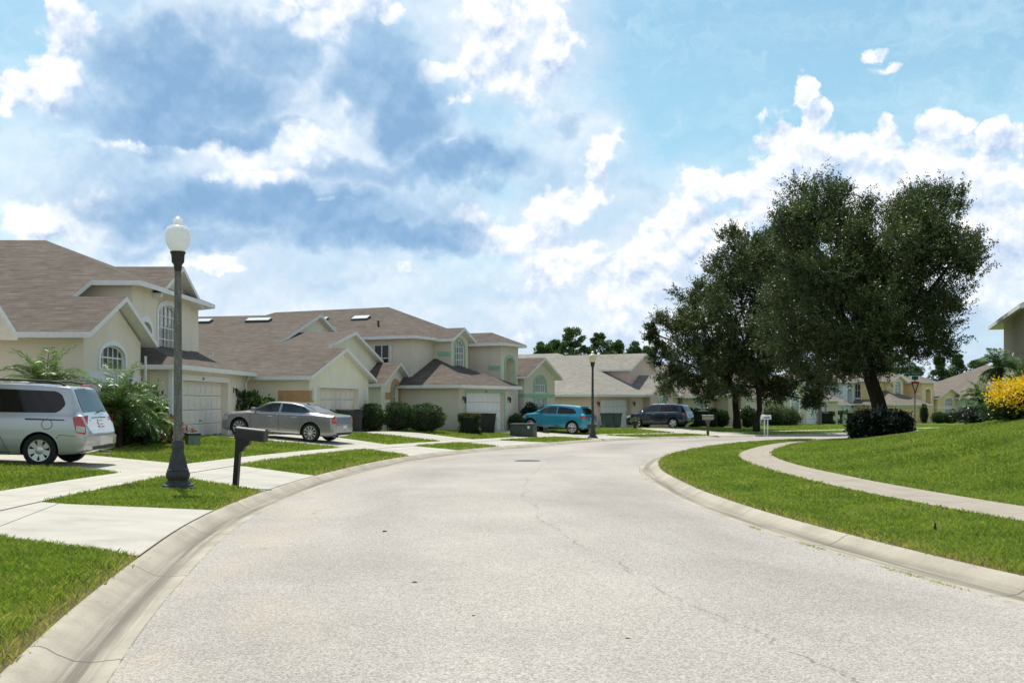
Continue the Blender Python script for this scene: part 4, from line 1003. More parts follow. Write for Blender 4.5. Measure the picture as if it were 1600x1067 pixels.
def make_car(name, c, label, loc, fwd, scale=1.0):
    root = empty(name, loc, math.atan2(fwd[1], fwd[0]), label, c['cat']); root.scale = (scale,) * 3
    L = c['L']; W = c['W']
    xs = np.unique(np.r_[np.linspace(-L / 2, -L / 2 + .7, 30), np.linspace(-L / 2 + .7, L / 2 - .5, 60), np.linspace(L / 2 - .5, L / 2, 16)])
    def cur(k):
        P = c[k]; x = [p[0] for p in P]; y = [p[1] for p in P]
        v = np.interp(xs, x, y)
        return v
    def smooth(v, n=2):
        for _ in range(n): v = np.r_[v[0], (v[:-2] + 2 * v[1:-1] + v[2:]) / 4, v[-1]]
        return v
    zb, zt = cur('bottom'), smooth(cur('top')); zbelt = np.minimum(smooth(cur('belt'), 4), zt - .015)
    wl, wr = smooth(cur('plan'), 3) * W, smooth(cur('roofw'), 4) * W
    rings = []
    for i, x in enumerate(xs):
        gh = zt[i] - zbelt[i]; w = wl[i]; b = zbelt[i]; k = b - zb[i]; wt = min(wr[i], w * .955)
        sh = w * c.get('shoulder', .955)
        rd = min(.10, gh * .45)
        ring = [(0, zb[i]), (w * .86, zb[i]), (w * .955, zb[i] + .025), (w * .985, zb[i] + .12 * k), (w * .992, zb[i] + .28 * k), (w, zb[i] + .5 * k), (w * 1.0, zb[i] + .68 * k), (w * .992, zb[i] + .84 * k), (w * .98, b - .035), (sh, b)]
        for f in (.12, .4, .7): ring.append((sh + (wt - sh) * f, b + (gh - rd) * f))
        ring += [(wt, b + gh - rd), (wt * .965, zt[i] - rd * .38), (wt * .89, zt[i] - rd * .12), (wt * .6, zt[i] - .004), (0, zt[i] + .004)]
        rings.append(ring)
    rings = np.array(rings); nr = rings.shape[1]
    V, F = [], []
    full = 2 * nr - 2
    for i, x in enumerate(xs):
        r = rings[i]
        V += [(x, y, z) for y, z in r] + [(x, -y, z) for y, z in r[1:-1][::-1]]
    n = len(xs)
    for i in range(n - 1):
        for j in range(full):
            a = i * full + j; b = i * full + (j + 1) % full; F.append([a, b, b + full, a + full])
    F.append(list(range(full))[::-1]); F.append([(n - 1) * full + k for k in range(full)])
    mb = MB(); mb.add(V, F); body = mb.build('body', c['paint'], root, smooth=True, angle=32)
    wx0, wx1, wrad, wy = c['wheels'][0], c['wheels'][1], c['wr'], W - c.get('inset', .115)
    ct = MB()
    for x in (wx0, wx1):
        R_ = wrad + c.get('gap', .055)
        ct.tube([(x, -W - .3, wrad + .0), (x, -W + .34, wrad + .0)], R_, 36); ct.tube([(x, W - .34, wrad), (x, W + .3, wrad)], R_, 36)
    co = ct.build('cutter', M_WELL); body.data.materials.append(M_WELL)
    for p in co.data.polygons: p.material_index = 0
    md = body.modifiers.new('arch', 'BOOLEAN'); md.operation = 'DIFFERENCE'; md.solver = 'EXACT'; md.object = co
    try: md.material_mode = 'TRANSFER'
    except Exception: pass
    co.parent = root; bpy.context.view_layer.update()
    dg = bpy.context.evaluated_depsgraph_get(); me = bpy.data.meshes.new_from_object(body.evaluated_get(dg))
    body.modifiers.clear(); body.data = me; bpy.data.objects.remove(co)
    # ---- helpers that lay pieces on the body side or on its upper surface
    side = [rings[:, 1:14, 0], rings[:, 1:14, 1]]
    def ys(x, z):
        i = np.searchsorted(xs, x) ; i = min(max(i, 1), n - 1); f = (x - xs[i - 1]) / (xs[i] - xs[i - 1])
        yy = side[0][i - 1] * (1 - f) + side[0][i] * f; zz = side[1][i - 1] * (1 - f) + side[1][i] * f
        return float(np.interp(z, zz, yy))
    def side_patch(nm, lo, hi, m, off=.006, nx=18, nz=5, parent=root, both=True, th=.0):
        """patch between curves lo(x) and hi(x) on the body side"""
        x0 = max(lo[0][0], hi[0][0]); x1 = min(lo[-1][0], hi[-1][0]); X = np.linspace(x0, x1, nx)
        zl = np.interp(X, [p[0] for p in lo], [p[1] for p in lo]); zh = np.interp(X, [p[0] for p in hi], [p[1] for p in hi])
        outs = []
        for sg in ((1, -1) if both else (1,)):
            b = MB(); P = [[(x, sg * (ys(x, zl[i] + (zh[i] - zl[i]) * j / nz) + off), zl[i] + (zh[i] - zl[i]) * j / nz) for j in range(nz + 1)] for i, x in enumerate(X)]
            V = [p for col in P for p in col]; k = nz + 1
            F_ = [(i * k + j, (i + 1) * k + j, (i + 1) * k + j + 1, i * k + j + 1) for i in range(nx - 1) for j in range(nz)]
            N = len(V); V2 = [(x, y - sg * (off + .02), z) for x, y, z in V]
            rim = [i * k for i in range(nx)] + [(nx - 1) * k + j for j in range(1, k)] + [i * k + nz for i in range(nx - 2, -1, -1)] + [j for j in range(nz - 1, 0, -1)]
            F_ += [(rim[i], rim[(i + 1) % len(rim)], N + rim[(i + 1) % len(rim)], N + rim[i]) for i in range(len(rim))]
            b.add(V + V2, F_); outs.append(b.build(nm, m, parent, smooth=True, angle=30))
        return outs
    def ztop(x, y):
        i = np.searchsorted(xs, x); i = min(max(i, 1), n - 1); f = (x - xs[i - 1]) / (xs[i] - xs[i - 1])
        r = rings[i - 1] * (1 - f) + rings[i] * f; r = r[9:]
        return float(np.interp(abs(y), r[::-1, 0], r[::-1, 1]))
    def top_patch(nm, xa, xb, wa, wb, m, off=.008, nx=12, ny=14, parent=root):
        b = MB(); V = []
        sl = (ztop(xb, 0) - ztop(xa, 0)) / (xb - xa); nl = math.hypot(1, sl); ox, oz = -sl / nl * off, off / nl
        for i in range(nx + 1):
            f = i / nx; x = xa + (xb - xa) * f; w = wa + (wb - wa) * f
            for j in range(ny + 1):
                y = w * (2 * j / ny - 1); V.append((x + ox, y, ztop(x, y) + oz))
        k = ny + 1; b.add(V, [(i * k + j, (i + 1) * k + j, (i + 1) * k + j + 1, i * k + j + 1) for i in range(nx) for j in range(ny)])
        return b.build(nm, m, parent, smooth=True)
    for lo, hi, m in c['windows']: side_patch('side_window', lo, hi, m)
    xa, xb, wa, wb = c['rear_glass']; top_patch('rear_window', xa, xb, wa, wb, c.get('rglass', M_CGLASS2))
    xa, xb, wa, wb = c['windshield']; top_patch('windshield', xa, xb, wa, wb, M_CGLASS2)
    for lo, hi, m in c.get('lights', []): side_patch('tail_light' if lo[0][0] < 0 else 'headlight', lo, hi, m, off=.012, nx=8)
    for lo, hi, m, nm in c.get('side_trim', []): side_patch(nm, lo, hi, m, off=.010, nx=24, nz=3)
    # door shut lines
    def seam(pts, w=.006):
        for sg in (1, -1):
            b = MB()
            for (xa_, za), (xb_, zb_) in zip(pts[:-1], pts[1:]):
                m_ = max(2, int(math.hypot(xb_ - xa_, zb_ - za) / .06)); dx, dz = xb_ - xa_, zb_ - za; l = math.hypot(dx, dz); px_, pz_ = -dz / l * w, dx / l * w
                V = []
                for q in range(m_ + 1):
                    x, z = xa_ + dx * q / m_, za + dz * q / m_
                    V += [(x + px_, sg * (ys(x, z) + .0025), z + pz_), (x - px_, sg * (ys(x, z) + .0025), z - pz_)]
                b.add(V, [(2 * q, 2 * q + 1, 2 * q + 3, 2 * q + 2) for q in range(m_)])
            b.build('door_seam', M_BLACKPL, root)
    for s_ in c['seams']: seam(s_)
    for (x, z) in c['handles']:
        for sg in (1, -1):
            y = ys(x, z); MB().box(x - .11, x + .11, *sorted((sg * (y - .01), sg * (y + .032))), z - .016, z + .018).build('door_handle', c.get('handle', c['paint']), root, bevel=.008)
    mx, mz = c['mirror']
    for sg in (1, -1):
        y = ys(mx, mz); q = MB(); q.box(mx - .09, mx + .07, *sorted((sg * (y + .03), sg * (y + .25))), mz, mz + .16)
        q.bar((mx, sg * (y - .02), mz + .04), (mx, sg * (y + .08), mz + .05), .05); q.build('mirror', c.get('mirror_m', c['paint']), root, bevel=.03, seg=3, smooth=True)
    # rear: lens, plate, bumper pieces given as boxes on the tail
    for (nm, m, y0, y1, z0, z1, d, both) in c.get('tail', []):
        for sg in ((1, -1) if both else (1,)):
            def xr(y, z):                             # tail surface at (y,z): rearmost station whose outline still holds the point
                for i in range(n):
                    r = rings[i]
                    if zb[i] - .01 <= z <= zt[i] and abs(y) <= np.interp(z, r[1:16, 1], r[1:16, 0]): return xs[i]
                return xs[0]
            g = 7; b = MB(); V = []
            for i in range(g + 1):
                for j in range(g + 1):
                    y = sg * (y0 + (y1 - y0) * i / g); z = z0 + (z1 - z0) * j / g; V.append((xr(y, z) - d, y, z))
            k = g + 1; F_ = [(i * k + j, (i + 1) * k + j, (i + 1) * k + j + 1, i * k + j + 1) for i in range(g) for j in range(g)]
            N = len(V); rim = [i * k for i in range(k)] + [g * k + j for j in range(1, k)] + [i * k + g for i in range(g - 1, -1, -1)] + [j for j in range(g - 1, 0, -1)]
            F_ += [(rim[i], rim[(i + 1) % len(rim)], N + rim[(i + 1) % len(rim)], N + rim[i]) for i in range(len(rim))]
            b.add(V + [(x + d + .04, y, z) for x, y, z in V], F_); b.build(nm, m, root, smooth=True, angle=30)
    # wheels
    for x in (wx0, wx1):
        for sg in (1, -1):
            wobj = bpy.data.objects.new('wheel', None); link(wobj); wobj.parent = root; wobj.location = (x, sg * wy, wrad); wobj.rotation_euler = (R(90) * -sg, R(c.get('spin', 11)), 0)
            hw = .11; r = wrad; rr = r * c.get('rimk', .68)
            t_ = MB(); t_.lathe([(rr, -hw), (r * .93, -hw), (r * .985, -hw * .8), (r, -hw * .5), (r, hw * .5), (r * .985, hw * .8), (r * .93, hw), (rr * 1.03, hw), (rr, hw * .85), (rr, -hw)], 40)
            t_.build('tyre', M_TYRE, wobj, smooth=True, angle=35)
            rm = MB(); rm.lathe([(rr, -hw * .9), (rr, hw * .82), (rr * .93, hw * .80), (rr * .90, hw * .3), (rr * .88, -hw * .5)], 40)
            rm.lathe([(.01, hw * .35), (.075, hw * .35), (.085, hw * .72), (.06, hw * .8), (.01, hw * .82)], 16)
            ns = c.get('spokes', 7)
            for q in range(ns):
                a = 2 * math.pi * q / ns; ca, sa = math.cos(a), math.sin(a); w0, w1 = c.get('spw', (.045, .075))
                def P(rad, wd, h): return (ca * rad - sa * wd, sa * rad + ca * wd, h)
                V = [P(.05, -w0, hw * .68), P(.05, w0, hw * .68), P(rr * .95, w1, hw * .78), P(rr * .95, -w1, hw * .78), P(.05, -w0, hw * .3), P(.05, w0, hw * .3), P(rr * .95, w1, hw * .4), P(rr * .95, -w1, hw * .4)]
                rm.add(V, [(0, 1, 2, 3), (0, 3, 7, 4), (1, 5, 6, 2), (4, 7, 6, 5)])
            rm.build('rim', M_ALLOY, wobj, smooth=True, angle=30)
            dk = MB(); dk.lathe([(.01, -hw * .55), (rr * .97, -hw * .5), (rr * .97, -hw * .4), (.01, -hw * .4)], 24); dk.build('brake_disc', M_WELL, wobj)
    for (nm, m, parts) in c.get('bars', []):
        b = MB()
        for p in parts: b.tube(p[:-1], p[-1], 8)
        b.build(nm, m, root, smooth=True)
    return root

P_SILVER = m_paint('silver_paint', (.47, .48, .50), .55, .28); P_GREY = m_paint('satin_grey_paint', (.34, .33, .345), .55, .26)
P_BLUE = m_paint('laser_blue_paint', (.014, .25, .36), .35, .28); P_NAVY = m_paint('navy_paint', (.006, .016, .045), .3, .25)

van = dict(cat='minivan', L=5.13, W=.985, paint=P_SILVER, wheels=(-1.55, 1.47), wr=.345, rimk=.66, spokes=7, spw=(.035, .062), gap=.05,
    bottom=[(-2.565, .36), (-2.2, .27), (-1.8, .24), (2.1, .22), (2.565, .26)],
    top=[(-2.565, .72), (-2.545, .78), (-2.50, .80), (-2.46, 1.02), (-2.40, 1.08), (-2.33, 1.22), (-2.12, 1.66), (-2.06, 1.715), (-1.4, 1.755), (-.3, 1.765), (.5, 1.74), (.85, 1.68), (1.75, 1.10), (2.25, .98), (2.5, .80), (2.565, .66)],
    belt=[(-2.565, 1.08), (-1.5, 1.10), (1.0, 1.05), (1.75, 1.02), (2.3, .90), (2.565, .64)],
    plan=[(-2.565, .74), (-2.54, .84), (-2.46, .92), (-2.3, .965), (-1.9, .99), (0, 1), (1.6, .985), (2.2, .90), (2.48, .74), (2.565, .55)],
    roofw=[(-2.565, .80), (-2.4, .82), (-2.1, .765), (0, .79), (.9, .78), (1.75, .86), (2.565, .60)],
    windows=[([(-2.02, 1.30), (-1.95, 1.20), (-1.85, 1.145), (-.62, 1.13)], [(-2.02, 1.36), (-1.92, 1.55), (-1.78, 1.60), (-.62, 1.62)], M_CGLASS),
             ([(-.53, 1.125), (.42, 1.105)], [(-.53, 1.62), (.42, 1.61)], M_CGLASS), ([(.50, 1.10), (1.30, 1.09), (1.52, 1.10)], [(.50, 1.61), (.80, 1.56), (1.52, 1.12)], M_CGLASS2)],
    rear_glass=(-2.355, -2.115, .74, .64), windshield=(1.68, .90, .74, .66), rglass=M_CGLASS2,
    lights=[([(-2.475, .70), (-2.30, .73), (-2.22, 1.02)], [(-2.475, 1.10), (-2.22, 1.06)], M_RED), ([(-2.46, .735), (-2.30, .76)], [(-2.46, .86), (-2.30, .88)], M_CLEAR), ([(2.05, .70), (2.45, .66)], [(2.05, .92), (2.45, .76)], M_CLEAR)],
    side_trim=[([(-2.05, .985), (-1.25, .985)], [(-2.05, 1.005), (-1.25, 1.015)], M_BLACKPL, 'door_track'), ([(-.58, .46), (.5, .46)], [(-.58, .54), (.5, .54)], P_SILVER, 'rub_strip'), ([(-2.40, .50), (-1.98, .52)], [(-2.40, .62), (-1.98, .64)], P_SILVER, 'bumper_corner')],
    seams=[[(-.58, 1.10), (-.60, .95), (-.86, .40), (-.95, .30), (.45, .28), (.47, 1.08)], [(-2.28, .66), (-1.95, .68), (-1.9, .60)], [(-1.70 + .11 * math.cos(a), .90 + .11 * math.sin(a)) for a in np.linspace(0, 2 * math.pi, 13)]],
    handles=[(-.35, .97), (.62, .95)], mirror=(1.30, 1.08), spin=9,
    tail=[('number_plate', M_PLATE, -.15, .15, .86, .995, .022, False), ('plate_frame', M_BLACKPL, -.175, .175, .835, 1.02, .014, False), ('tailgate_trim', M_CHROME, -.45, .45, 1.045, 1.062, .02, False), ('badge', M_CHROME, .52, .66, .985, 1.0, .012, True), ('rear_bumper', P_SILVER, -.90, .90, .47, .66, .055, False), ('bumper_lip', M_BLACKPL, -.70, .70, .37, .44, .02, False)],
    bars=[('roof_rail', M_BLACKPL, [[(-1.95, .66, 1.70), (-1.85, .66, 1.775), (-1.6, .66, 1.81), (.1, .67, 1.825), (.45, .67, 1.76), .022]]), ('roof_rail', M_BLACKPL, [[(-1.95, -.66, 1.70), (-1.85, -.66, 1.775), (-1.6, -.66, 1.81), (.1, -.67, 1.825), (.45, -.67, 1.76), .022]]),
          ('cross_bar', M_ALLOY, [[(-1.15, -.66, 1.815), (-1.15, .66, 1.815), .016]]), ('cross_bar', M_ALLOY, [[(-.35, -.66, 1.82), (-.35, .66, 1.82), .016]]),
          ('brake_light', M_RED, [[(-2.125, -.22, 1.735), (-2.125, .22, 1.735), .026]]), ('rear_wiper', M_BLACKPL, [[(-2.40, -.05, 1.155), (-2.36, -.46, 1.215), .016]]), ('exhaust_pipe', M_CHROME, [[(-2.3, -.5, .27), (-2.56, -.5, .27), .03]])])
sedan = dict(cat='car', L=5.04, W=.95, paint=P_GREY, wheels=(-1.50, 1.55), wr=.365, rimk=.72, spokes=10, spw=(.02, .032), gap=.06,
    bottom=[(-2.52, .34), (-2.2, .24), (2.1, .21), (2.52, .28)],
    top=[(-2.52, .70), (-2.49, .80), (-2.47, .96), (-2.42, 1.075), (-2.2, 1.09), (-1.75, 1.12), (-1.05, 1.40), (-.6, 1.475), (0, 1.485), (.35, 1.46), (.65, 1.38), (1.15, 1.07), (1.6, 1.02), (2.2, .95), (2.42, .84), (2.52, .62)],
    belt=[(-2.52, 1.02), (-1.6, 1.06), (1.2, 1.0), (2.1, .88), (2.52, .60)],
    plan=[(-2.52, .78), (-2.48, .86), (-2.3, .93), (-1.6, .985), (0, 1), (1.7, .99), (2.2, .92), (2.45, .78), (2.52, .62)],
    roofw=[(-2.52, .80), (-1.7, .84), (-1.0, .72), (0, .74), (.6, .74), (1.2, .86), (2.52, .7)], shoulder=.945,
    windows=[([(-1.38, 1.13), (-1.12, 1.10), (-.18, 1.085)], [(-1.38, 1.145), (-1.10, 1.33), (-.72, 1.395), (-.18, 1.415)], M_CGLASS2), ([(-.08, 1.08), (.80, 1.06), (1.05, 1.06)], [(-.08, 1.415), (.25, 1.39), (.52, 1.325), (1.05, 1.075)], M_CGLASS2)],
    rear_glass=(-1.72, -1.0, .70, .62), windshield=(1.10, .55, .74, .64),
    lights=[([(-2.46, .76), (-2.36, .78)], [(-2.46, 1.04), (-2.33, 1.05)], M_RED), ([(2.1, .66), (2.40, .62)], [(2.1, .80), (2.40, .74)], M_CLEAR)],
    seams=[[(-.14, 1.07), (-.16, .30)], [(-1.02, 1.08), (-1.12, .85), (-1.0, .34), (1.05, .28), (1.10, .95), (1.0, 1.04)]], handles=[(-.78, .93), (.22, .91)], handle=M_CHROME, mirror=(.92, 1.04), spin=6,
    tail=[('tail_light', M_RED, .66, .84, .76, 1.035, .012, True), ('number_plate', M_PLATE, -.16, .16, .58, .70, .02, False), ('bumper_trim', M_CHROME, -.78, .78, .735, .755, .012, False), ('rear_valance', M_BLACKPL, -.72, .72, .32, .42, .016, False)],
    side_trim=[([(-1.05, .30), (1.1, .27)], [(-1.05, .35), (1.1, .32)], M_CHROME, 'sill_trim'), ([(-1.44, 1.085), (1.05, 1.038)], [(-1.44, 1.10), (1.05, 1.052)], M_CHROME, 'window_trim')],
    bars=[('exhaust_pipe', M_CHROME, [[(-2.3, .55, .26), (-2.54, .55, .27), .045]]), ('antenna_fin', P_GREY, [[(-1.02, 0, 1.41), (-.86, 0, 1.475), .03]])])
xover = dict(cat='car', L=4.29, W=.885, paint=P_BLUE, wheels=(-1.30, 1.37), wr=.355, rimk=.76, spokes=9, spw=(.025, .048), gap=.07,
    bottom=[(-2.145, .40), (-1.9, .27), (1.8, .24), (2.145, .30)],
    top=[(-2.145, .76), (-2.12, .84), (-2.08, 1.02), (-2.0, 1.14), (-1.68, 1.48), (-1.62, 1.55), (-1.2, 1.60), (-.3, 1.625), (.3, 1.60), (.55, 1.54), (1.25, 1.10), (1.75, 1.02), (2.02, .92), (2.145, .70)],
    belt=[(-2.145, 1.10), (-1.5, 1.10), (1.2, 1.02), (1.8, .92), (2.145, .68)],
    plan=[(-2.145, .72), (-2.1, .84), (-1.9, .94), (-1.4, .99), (0, 1), (1.5, .985), (1.9, .90), (2.08, .76), (2.145, .6)],
    roofw=[(-2.145, .78), (-1.6, .74), (0, .76), (.6, .76), (1.3, .86), (2.145, .66)],
    windows=[([(-1.48, 1.20), (-1.35, 1.15), (-.32, 1.115)], [(-1.48, 1.24), (-1.28, 1.42), (-.9, 1.475), (-.32, 1.505)], M_CGLASS), ([(-.24, 1.11), (.62, 1.08), (1.02, 1.08)], [(-.24, 1.505), (.12, 1.49), (.42, 1.43), (1.02, 1.095)], M_CGLASS2)],
    rear_glass=(-1.985, -1.70, .66, .58), windshield=(1.20, .62, .70, .62), rglass=M_CGLASS,
    lights=[([(-2.09, .86), (-1.80, .96), (-1.72, 1.02)], [(-2.09, 1.06), (-1.72, 1.04)], M_RED), ([(1.70, .74), (2.02, .68)], [(1.70, .92), (2.02, .84)], M_CLEAR)],
    seams=[[(-.28, 1.10), (-.30, .42)], [(-1.15, 1.12), (-1.0, .80), (-.85, .42), (.95, .40), (1.0, 1.0)]], handles=[(-.78, .98), (.12, .95)], mirror=(.80, 1.07), spin=4,
    side_trim=[([(-1.9, .30), (1.8, .26)], [(-1.9, .40), (-.9, .345), (.95, .335), (1.8, .36)], M_BLACKPL, 'sill_cladding')],
    tail=[('tail_light', M_RED, .55, .80, .90, 1.04, .012, True), ('number_plate', M_PLATE, -.16, .16, .80, .93, .02, False), ('bumper_cladding', M_BLACKPL, -.72, .72, .40, .58, .02, False), ('tailgate_trim', M_CHROME, -.25, .25, .955, .975, .02, False)],
    bars=[('antenna', M_BLACKPL, [[(-1.35, 0, 1.59), (-1.55, 0, 1.74), .008]]), ('spoiler', P_BLUE, [[(-1.66, -.5, 1.56), (-1.66, .5, 1.56), .035]])])
suv = dict(cat='suv', L=4.68, W=.935, paint=P_NAVY, wheels=(-1.35, 1.35), wr=.36, rimk=.70, spokes=5, spw=(.05, .085), gap=.065,
    bottom=[(-2.34, .40), (-2.1, .28), (2.0, .24), (2.34, .30)],
    top=[(-2.34, .78), (-2.31, .86), (-2.27, 1.05), (-2.2, 1.15), (-1.95, 1.55), (-1.88, 1.64), (-1.4, 1.69), (-.3, 1.715), (.3, 1.69), (.6, 1.62), (1.35, 1.15), (1.85, 1.06), (2.2, .95), (2.34, .70)],
    belt=[(-2.34, 1.12), (-1.5, 1.14), (1.2, 1.08), (1.9, .96), (2.34, .68)],
    plan=[(-2.34, .74), (-2.28, .86), (-2.1, .94), (-1.5, .99), (0, 1), (1.6, .985), (2.05, .90), (2.26, .76), (2.34, .6)],
    roofw=[(-2.34, .80), (-1.9, .75), (0, .77), (.6, .77), (1.4, .86), (2.34, .68)],
    windows=[([(-1.72, 1.235), (-1.55, 1.19), (-.40, 1.165)], [(-1.72, 1.30), (-1.5, 1.50), (-1.2, 1.545), (-.40, 1.58)], M_CGLASS), ([(-.32, 1.16), (.65, 1.135), (1.10, 1.135)], [(-.32, 1.58), (.10, 1.565), (.48, 1.49), (1.10, 1.15)], M_CGLASS2)],
    rear_glass=(-2.18, -1.96, .68, .60), windshield=(1.28, .68, .72, .64), rglass=M_CGLASS,
    lights=[([(-2.29, .90), (-2.05, .96)], [(-2.29, 1.10), (-2.0, 1.08)], M_RED), ([(1.85, .78), (2.2, .72)], [(1.85, .95), (2.2, .88)], M_CLEAR)],
    seams=[[(-.36, 1.15), (-.38, .42)], [(-1.2, 1.16), (-1.05, .80), (-.85, .42), (1.0, .40), (1.05, 1.05)]], handles=[(-.85, 1.02), (.10, .99)], handle=M_CHROME, mirror=(.88, 1.12), mirror_m=M_CHROME, spin=7,
    side_trim=[([(-1.72, 1.148), (1.10, 1.098)], [(-1.72, 1.165), (1.10, 1.112)], M_CHROME, 'window_trim')],
    tail=[('tail_light', M_RED, .55, .82, .92, 1.08, .012, True), ('number_plate', M_PLATE, -.16, .16, .84, .96, .02, False), ('reflector', M_RED, .5, .76, .58, .62, .012, True), ('bumper_cladding', M_BLACKPL, -.70, .70, .40, .52, .02, False)],
    bars=[('roof_rail', M_CHROME, [[(-1.6, .62, 1.67), (-1.5, .62, 1.715), (.1, .63, 1.74), (.3, .63, 1.70), .016]]), ('roof_rail', M_CHROME, [[(-1.6, -.62, 1.67), (-1.5, -.62, 1.715), (.1, -.63, 1.74), (.3, -.63, 1.70), .016]])])

def park(fn, spec, label, wx, wy_, fwd, scale=1.0):
    """put the near rear wheel of the car on the ground at (wx, wy_)"""
    f = Vector((fwd[0], fwd[1])).normalized(); l = Vector((-f.y, f.x)); r = (Vector((spec['wheels'][0], spec['W'] - .115))) * scale
    o = Vector((wx, wy_)) - f * r.x - l * r.y
    ends = []
    for x in spec['wheels']:
        ends.append(np.mean([tz(*(o + f * x * scale + l * s_ * (spec['W'] - .115) * scale)) for s_ in (1, -1)]))
    w0, w1 = spec['wheels'][0] * scale, spec['wheels'][1] * scale; g_ = (ends[1] - ends[0]) / (w1 - w0)
    root = make_car(fn, spec, label, (o.x, o.y, ends[0] - g_ * w0 + .012), f, scale)
    root.rotation_euler = (0, -math.atan(g_), math.atan2(f.y, f.x)); return root
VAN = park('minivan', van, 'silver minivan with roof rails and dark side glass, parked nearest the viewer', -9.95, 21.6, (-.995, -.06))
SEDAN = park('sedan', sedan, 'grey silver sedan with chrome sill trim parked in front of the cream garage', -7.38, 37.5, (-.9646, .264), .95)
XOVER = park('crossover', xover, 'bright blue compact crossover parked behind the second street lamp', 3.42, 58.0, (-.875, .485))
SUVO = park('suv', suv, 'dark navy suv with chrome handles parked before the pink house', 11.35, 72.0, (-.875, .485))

# ------------------------------------------------------------------ street lamps
def m_globe(t, p):
    n = t.noise(objco(t), 3, 3, .6)
    pin(t, p, col=t.ramp(n, [(.3, (.80, .81, .81)), (.7, (.90, .90, .89))]), rough=.25, spec=.5)
    tr = t.node('ShaderNodeBsdfTranslucent'); tr.inputs[0].default_value = (.92, .93, .93, 1)
    mx = t.node('ShaderNodeMixShader'); mx.inputs[0].default_value = .5
    t.l.new(p.outputs[0], mx.inputs[1]); t.l.new(tr.outputs[0], mx.inputs[2]); t.l.new(mx.outputs[0], t.n['Material Output'].inputs[0])
M_GLOBE = mat('opal_globe', m_globe)
M_GLOBE2 = flat('yellowed_globe', (.66, .60, .38), .3, vary=.12, scale=2)
def m_pole(t, p):
    o = objco(t); n = t.noise(o, 60, 4, .7); b = t.noise(t.v('MULTIPLY', o, (6, 6, 1.2)), 3, 5, .65)
    c = t.ramp(b, [(.3, (.075, .078, .066)), (.55, (.155, .155, .132)), (.75, (.25, .245, .21))])
    c = t.mix(t.mr(n, .60, .68), c, (.55, .54, .50)); c = t.mix(t.mr(n, .36, .30), c, (.025, .025, .02))
    pin(t, p, col=c, rough=.8, spec=.3, normal=bump(t, n, .004, .5))
M_POLE = mat('weathered_concrete_pole', m_pole); M_LBASE = flat('cast_base_black', (.040, .042, .042), .6, vary=.3, scale=9, bumpy=.004)
def street_lamp(loc, label, globe, pole):
    r = empty('street_lamp', loc, .2, label, 'street lamp')
    b = MB(); b.lathe([(.255, -.05), (.262, .015), (.262, .05), (.235, .055), (.235, .085), (.20, .10), (.185, .13), (.155, .15), (.15, .165)], 32); 
    b.lathe([(.15, .165), (.172, .20), (.182, .24), (.178, .285), (.160, .32), (.166, .335), (.150, .36)], 32)
    b.lathe([(.150, .36), (.134, .44), (.118, .52), (.105, .60), (.100, .66)], 32, flute=(0, 3, .07)); b.lathe([(.100, .66), (.106, .70), (.106, .76), (.098, .775), (.096, .82), (.08, .83)], 32)
    b.v = [(x * 1.1, y * 1.1, z) if z < .60 else (x, y, z) for x, y, z in b.v]
    b.build('base', M_LBASE, r, smooth=True, angle=28)
    p = MB(); p.lathe([(.076, .80), (.075, 1.0), (.068, 2.0), (.061, 3.0), (.056, 3.74)], 32, flute=(0, 4, .045)); p.build('pole', pole, r, smooth=False)
    c = MB(); c.lathe([(.058, 3.70), (.066, 3.78), (.074, 3.82), (.103, 3.86), (.108, 3.94), (.113, 3.99), (.128, 4.015), (.128, 4.035), (.105, 4.04)], 24); c.build('lamp_collar', M_DARK, r, smooth=True, angle=35)
    g = MB(); g.lathe([(.095, 4.03), (.118, 4.05), (.165, 4.12), (.200, 4.20), (.214, 4.29), (.206, 4.38), (.175, 4.445), (.120, 4.475), (.086, 4.482), (.080, 4.49), (.076, 4.56), (.086, 4.568), (.084, 4.582), (.05, 4.60), (.03, 4.63), (.006, 4.64)], 36)
    g.build('globe', globe, r, smooth=True, angle=50)
    r.scale = (.97, .97, .973)
    return r
lx, ly = pixel_ground(278, 762, .155); street_lamp((lx, ly, tz(lx, ly)), 'near street lamp with weathered fluted pole and white globe on grass island', M_GLOBE, M_POLE)
lx, ly = pixel_ground(926, 683.6, .14); street_lamp((lx, ly, tz(lx, ly)), 'far street lamp with dark pole and yellowed globe beside the blue crossover', M_GLOBE2, M_LBASE)

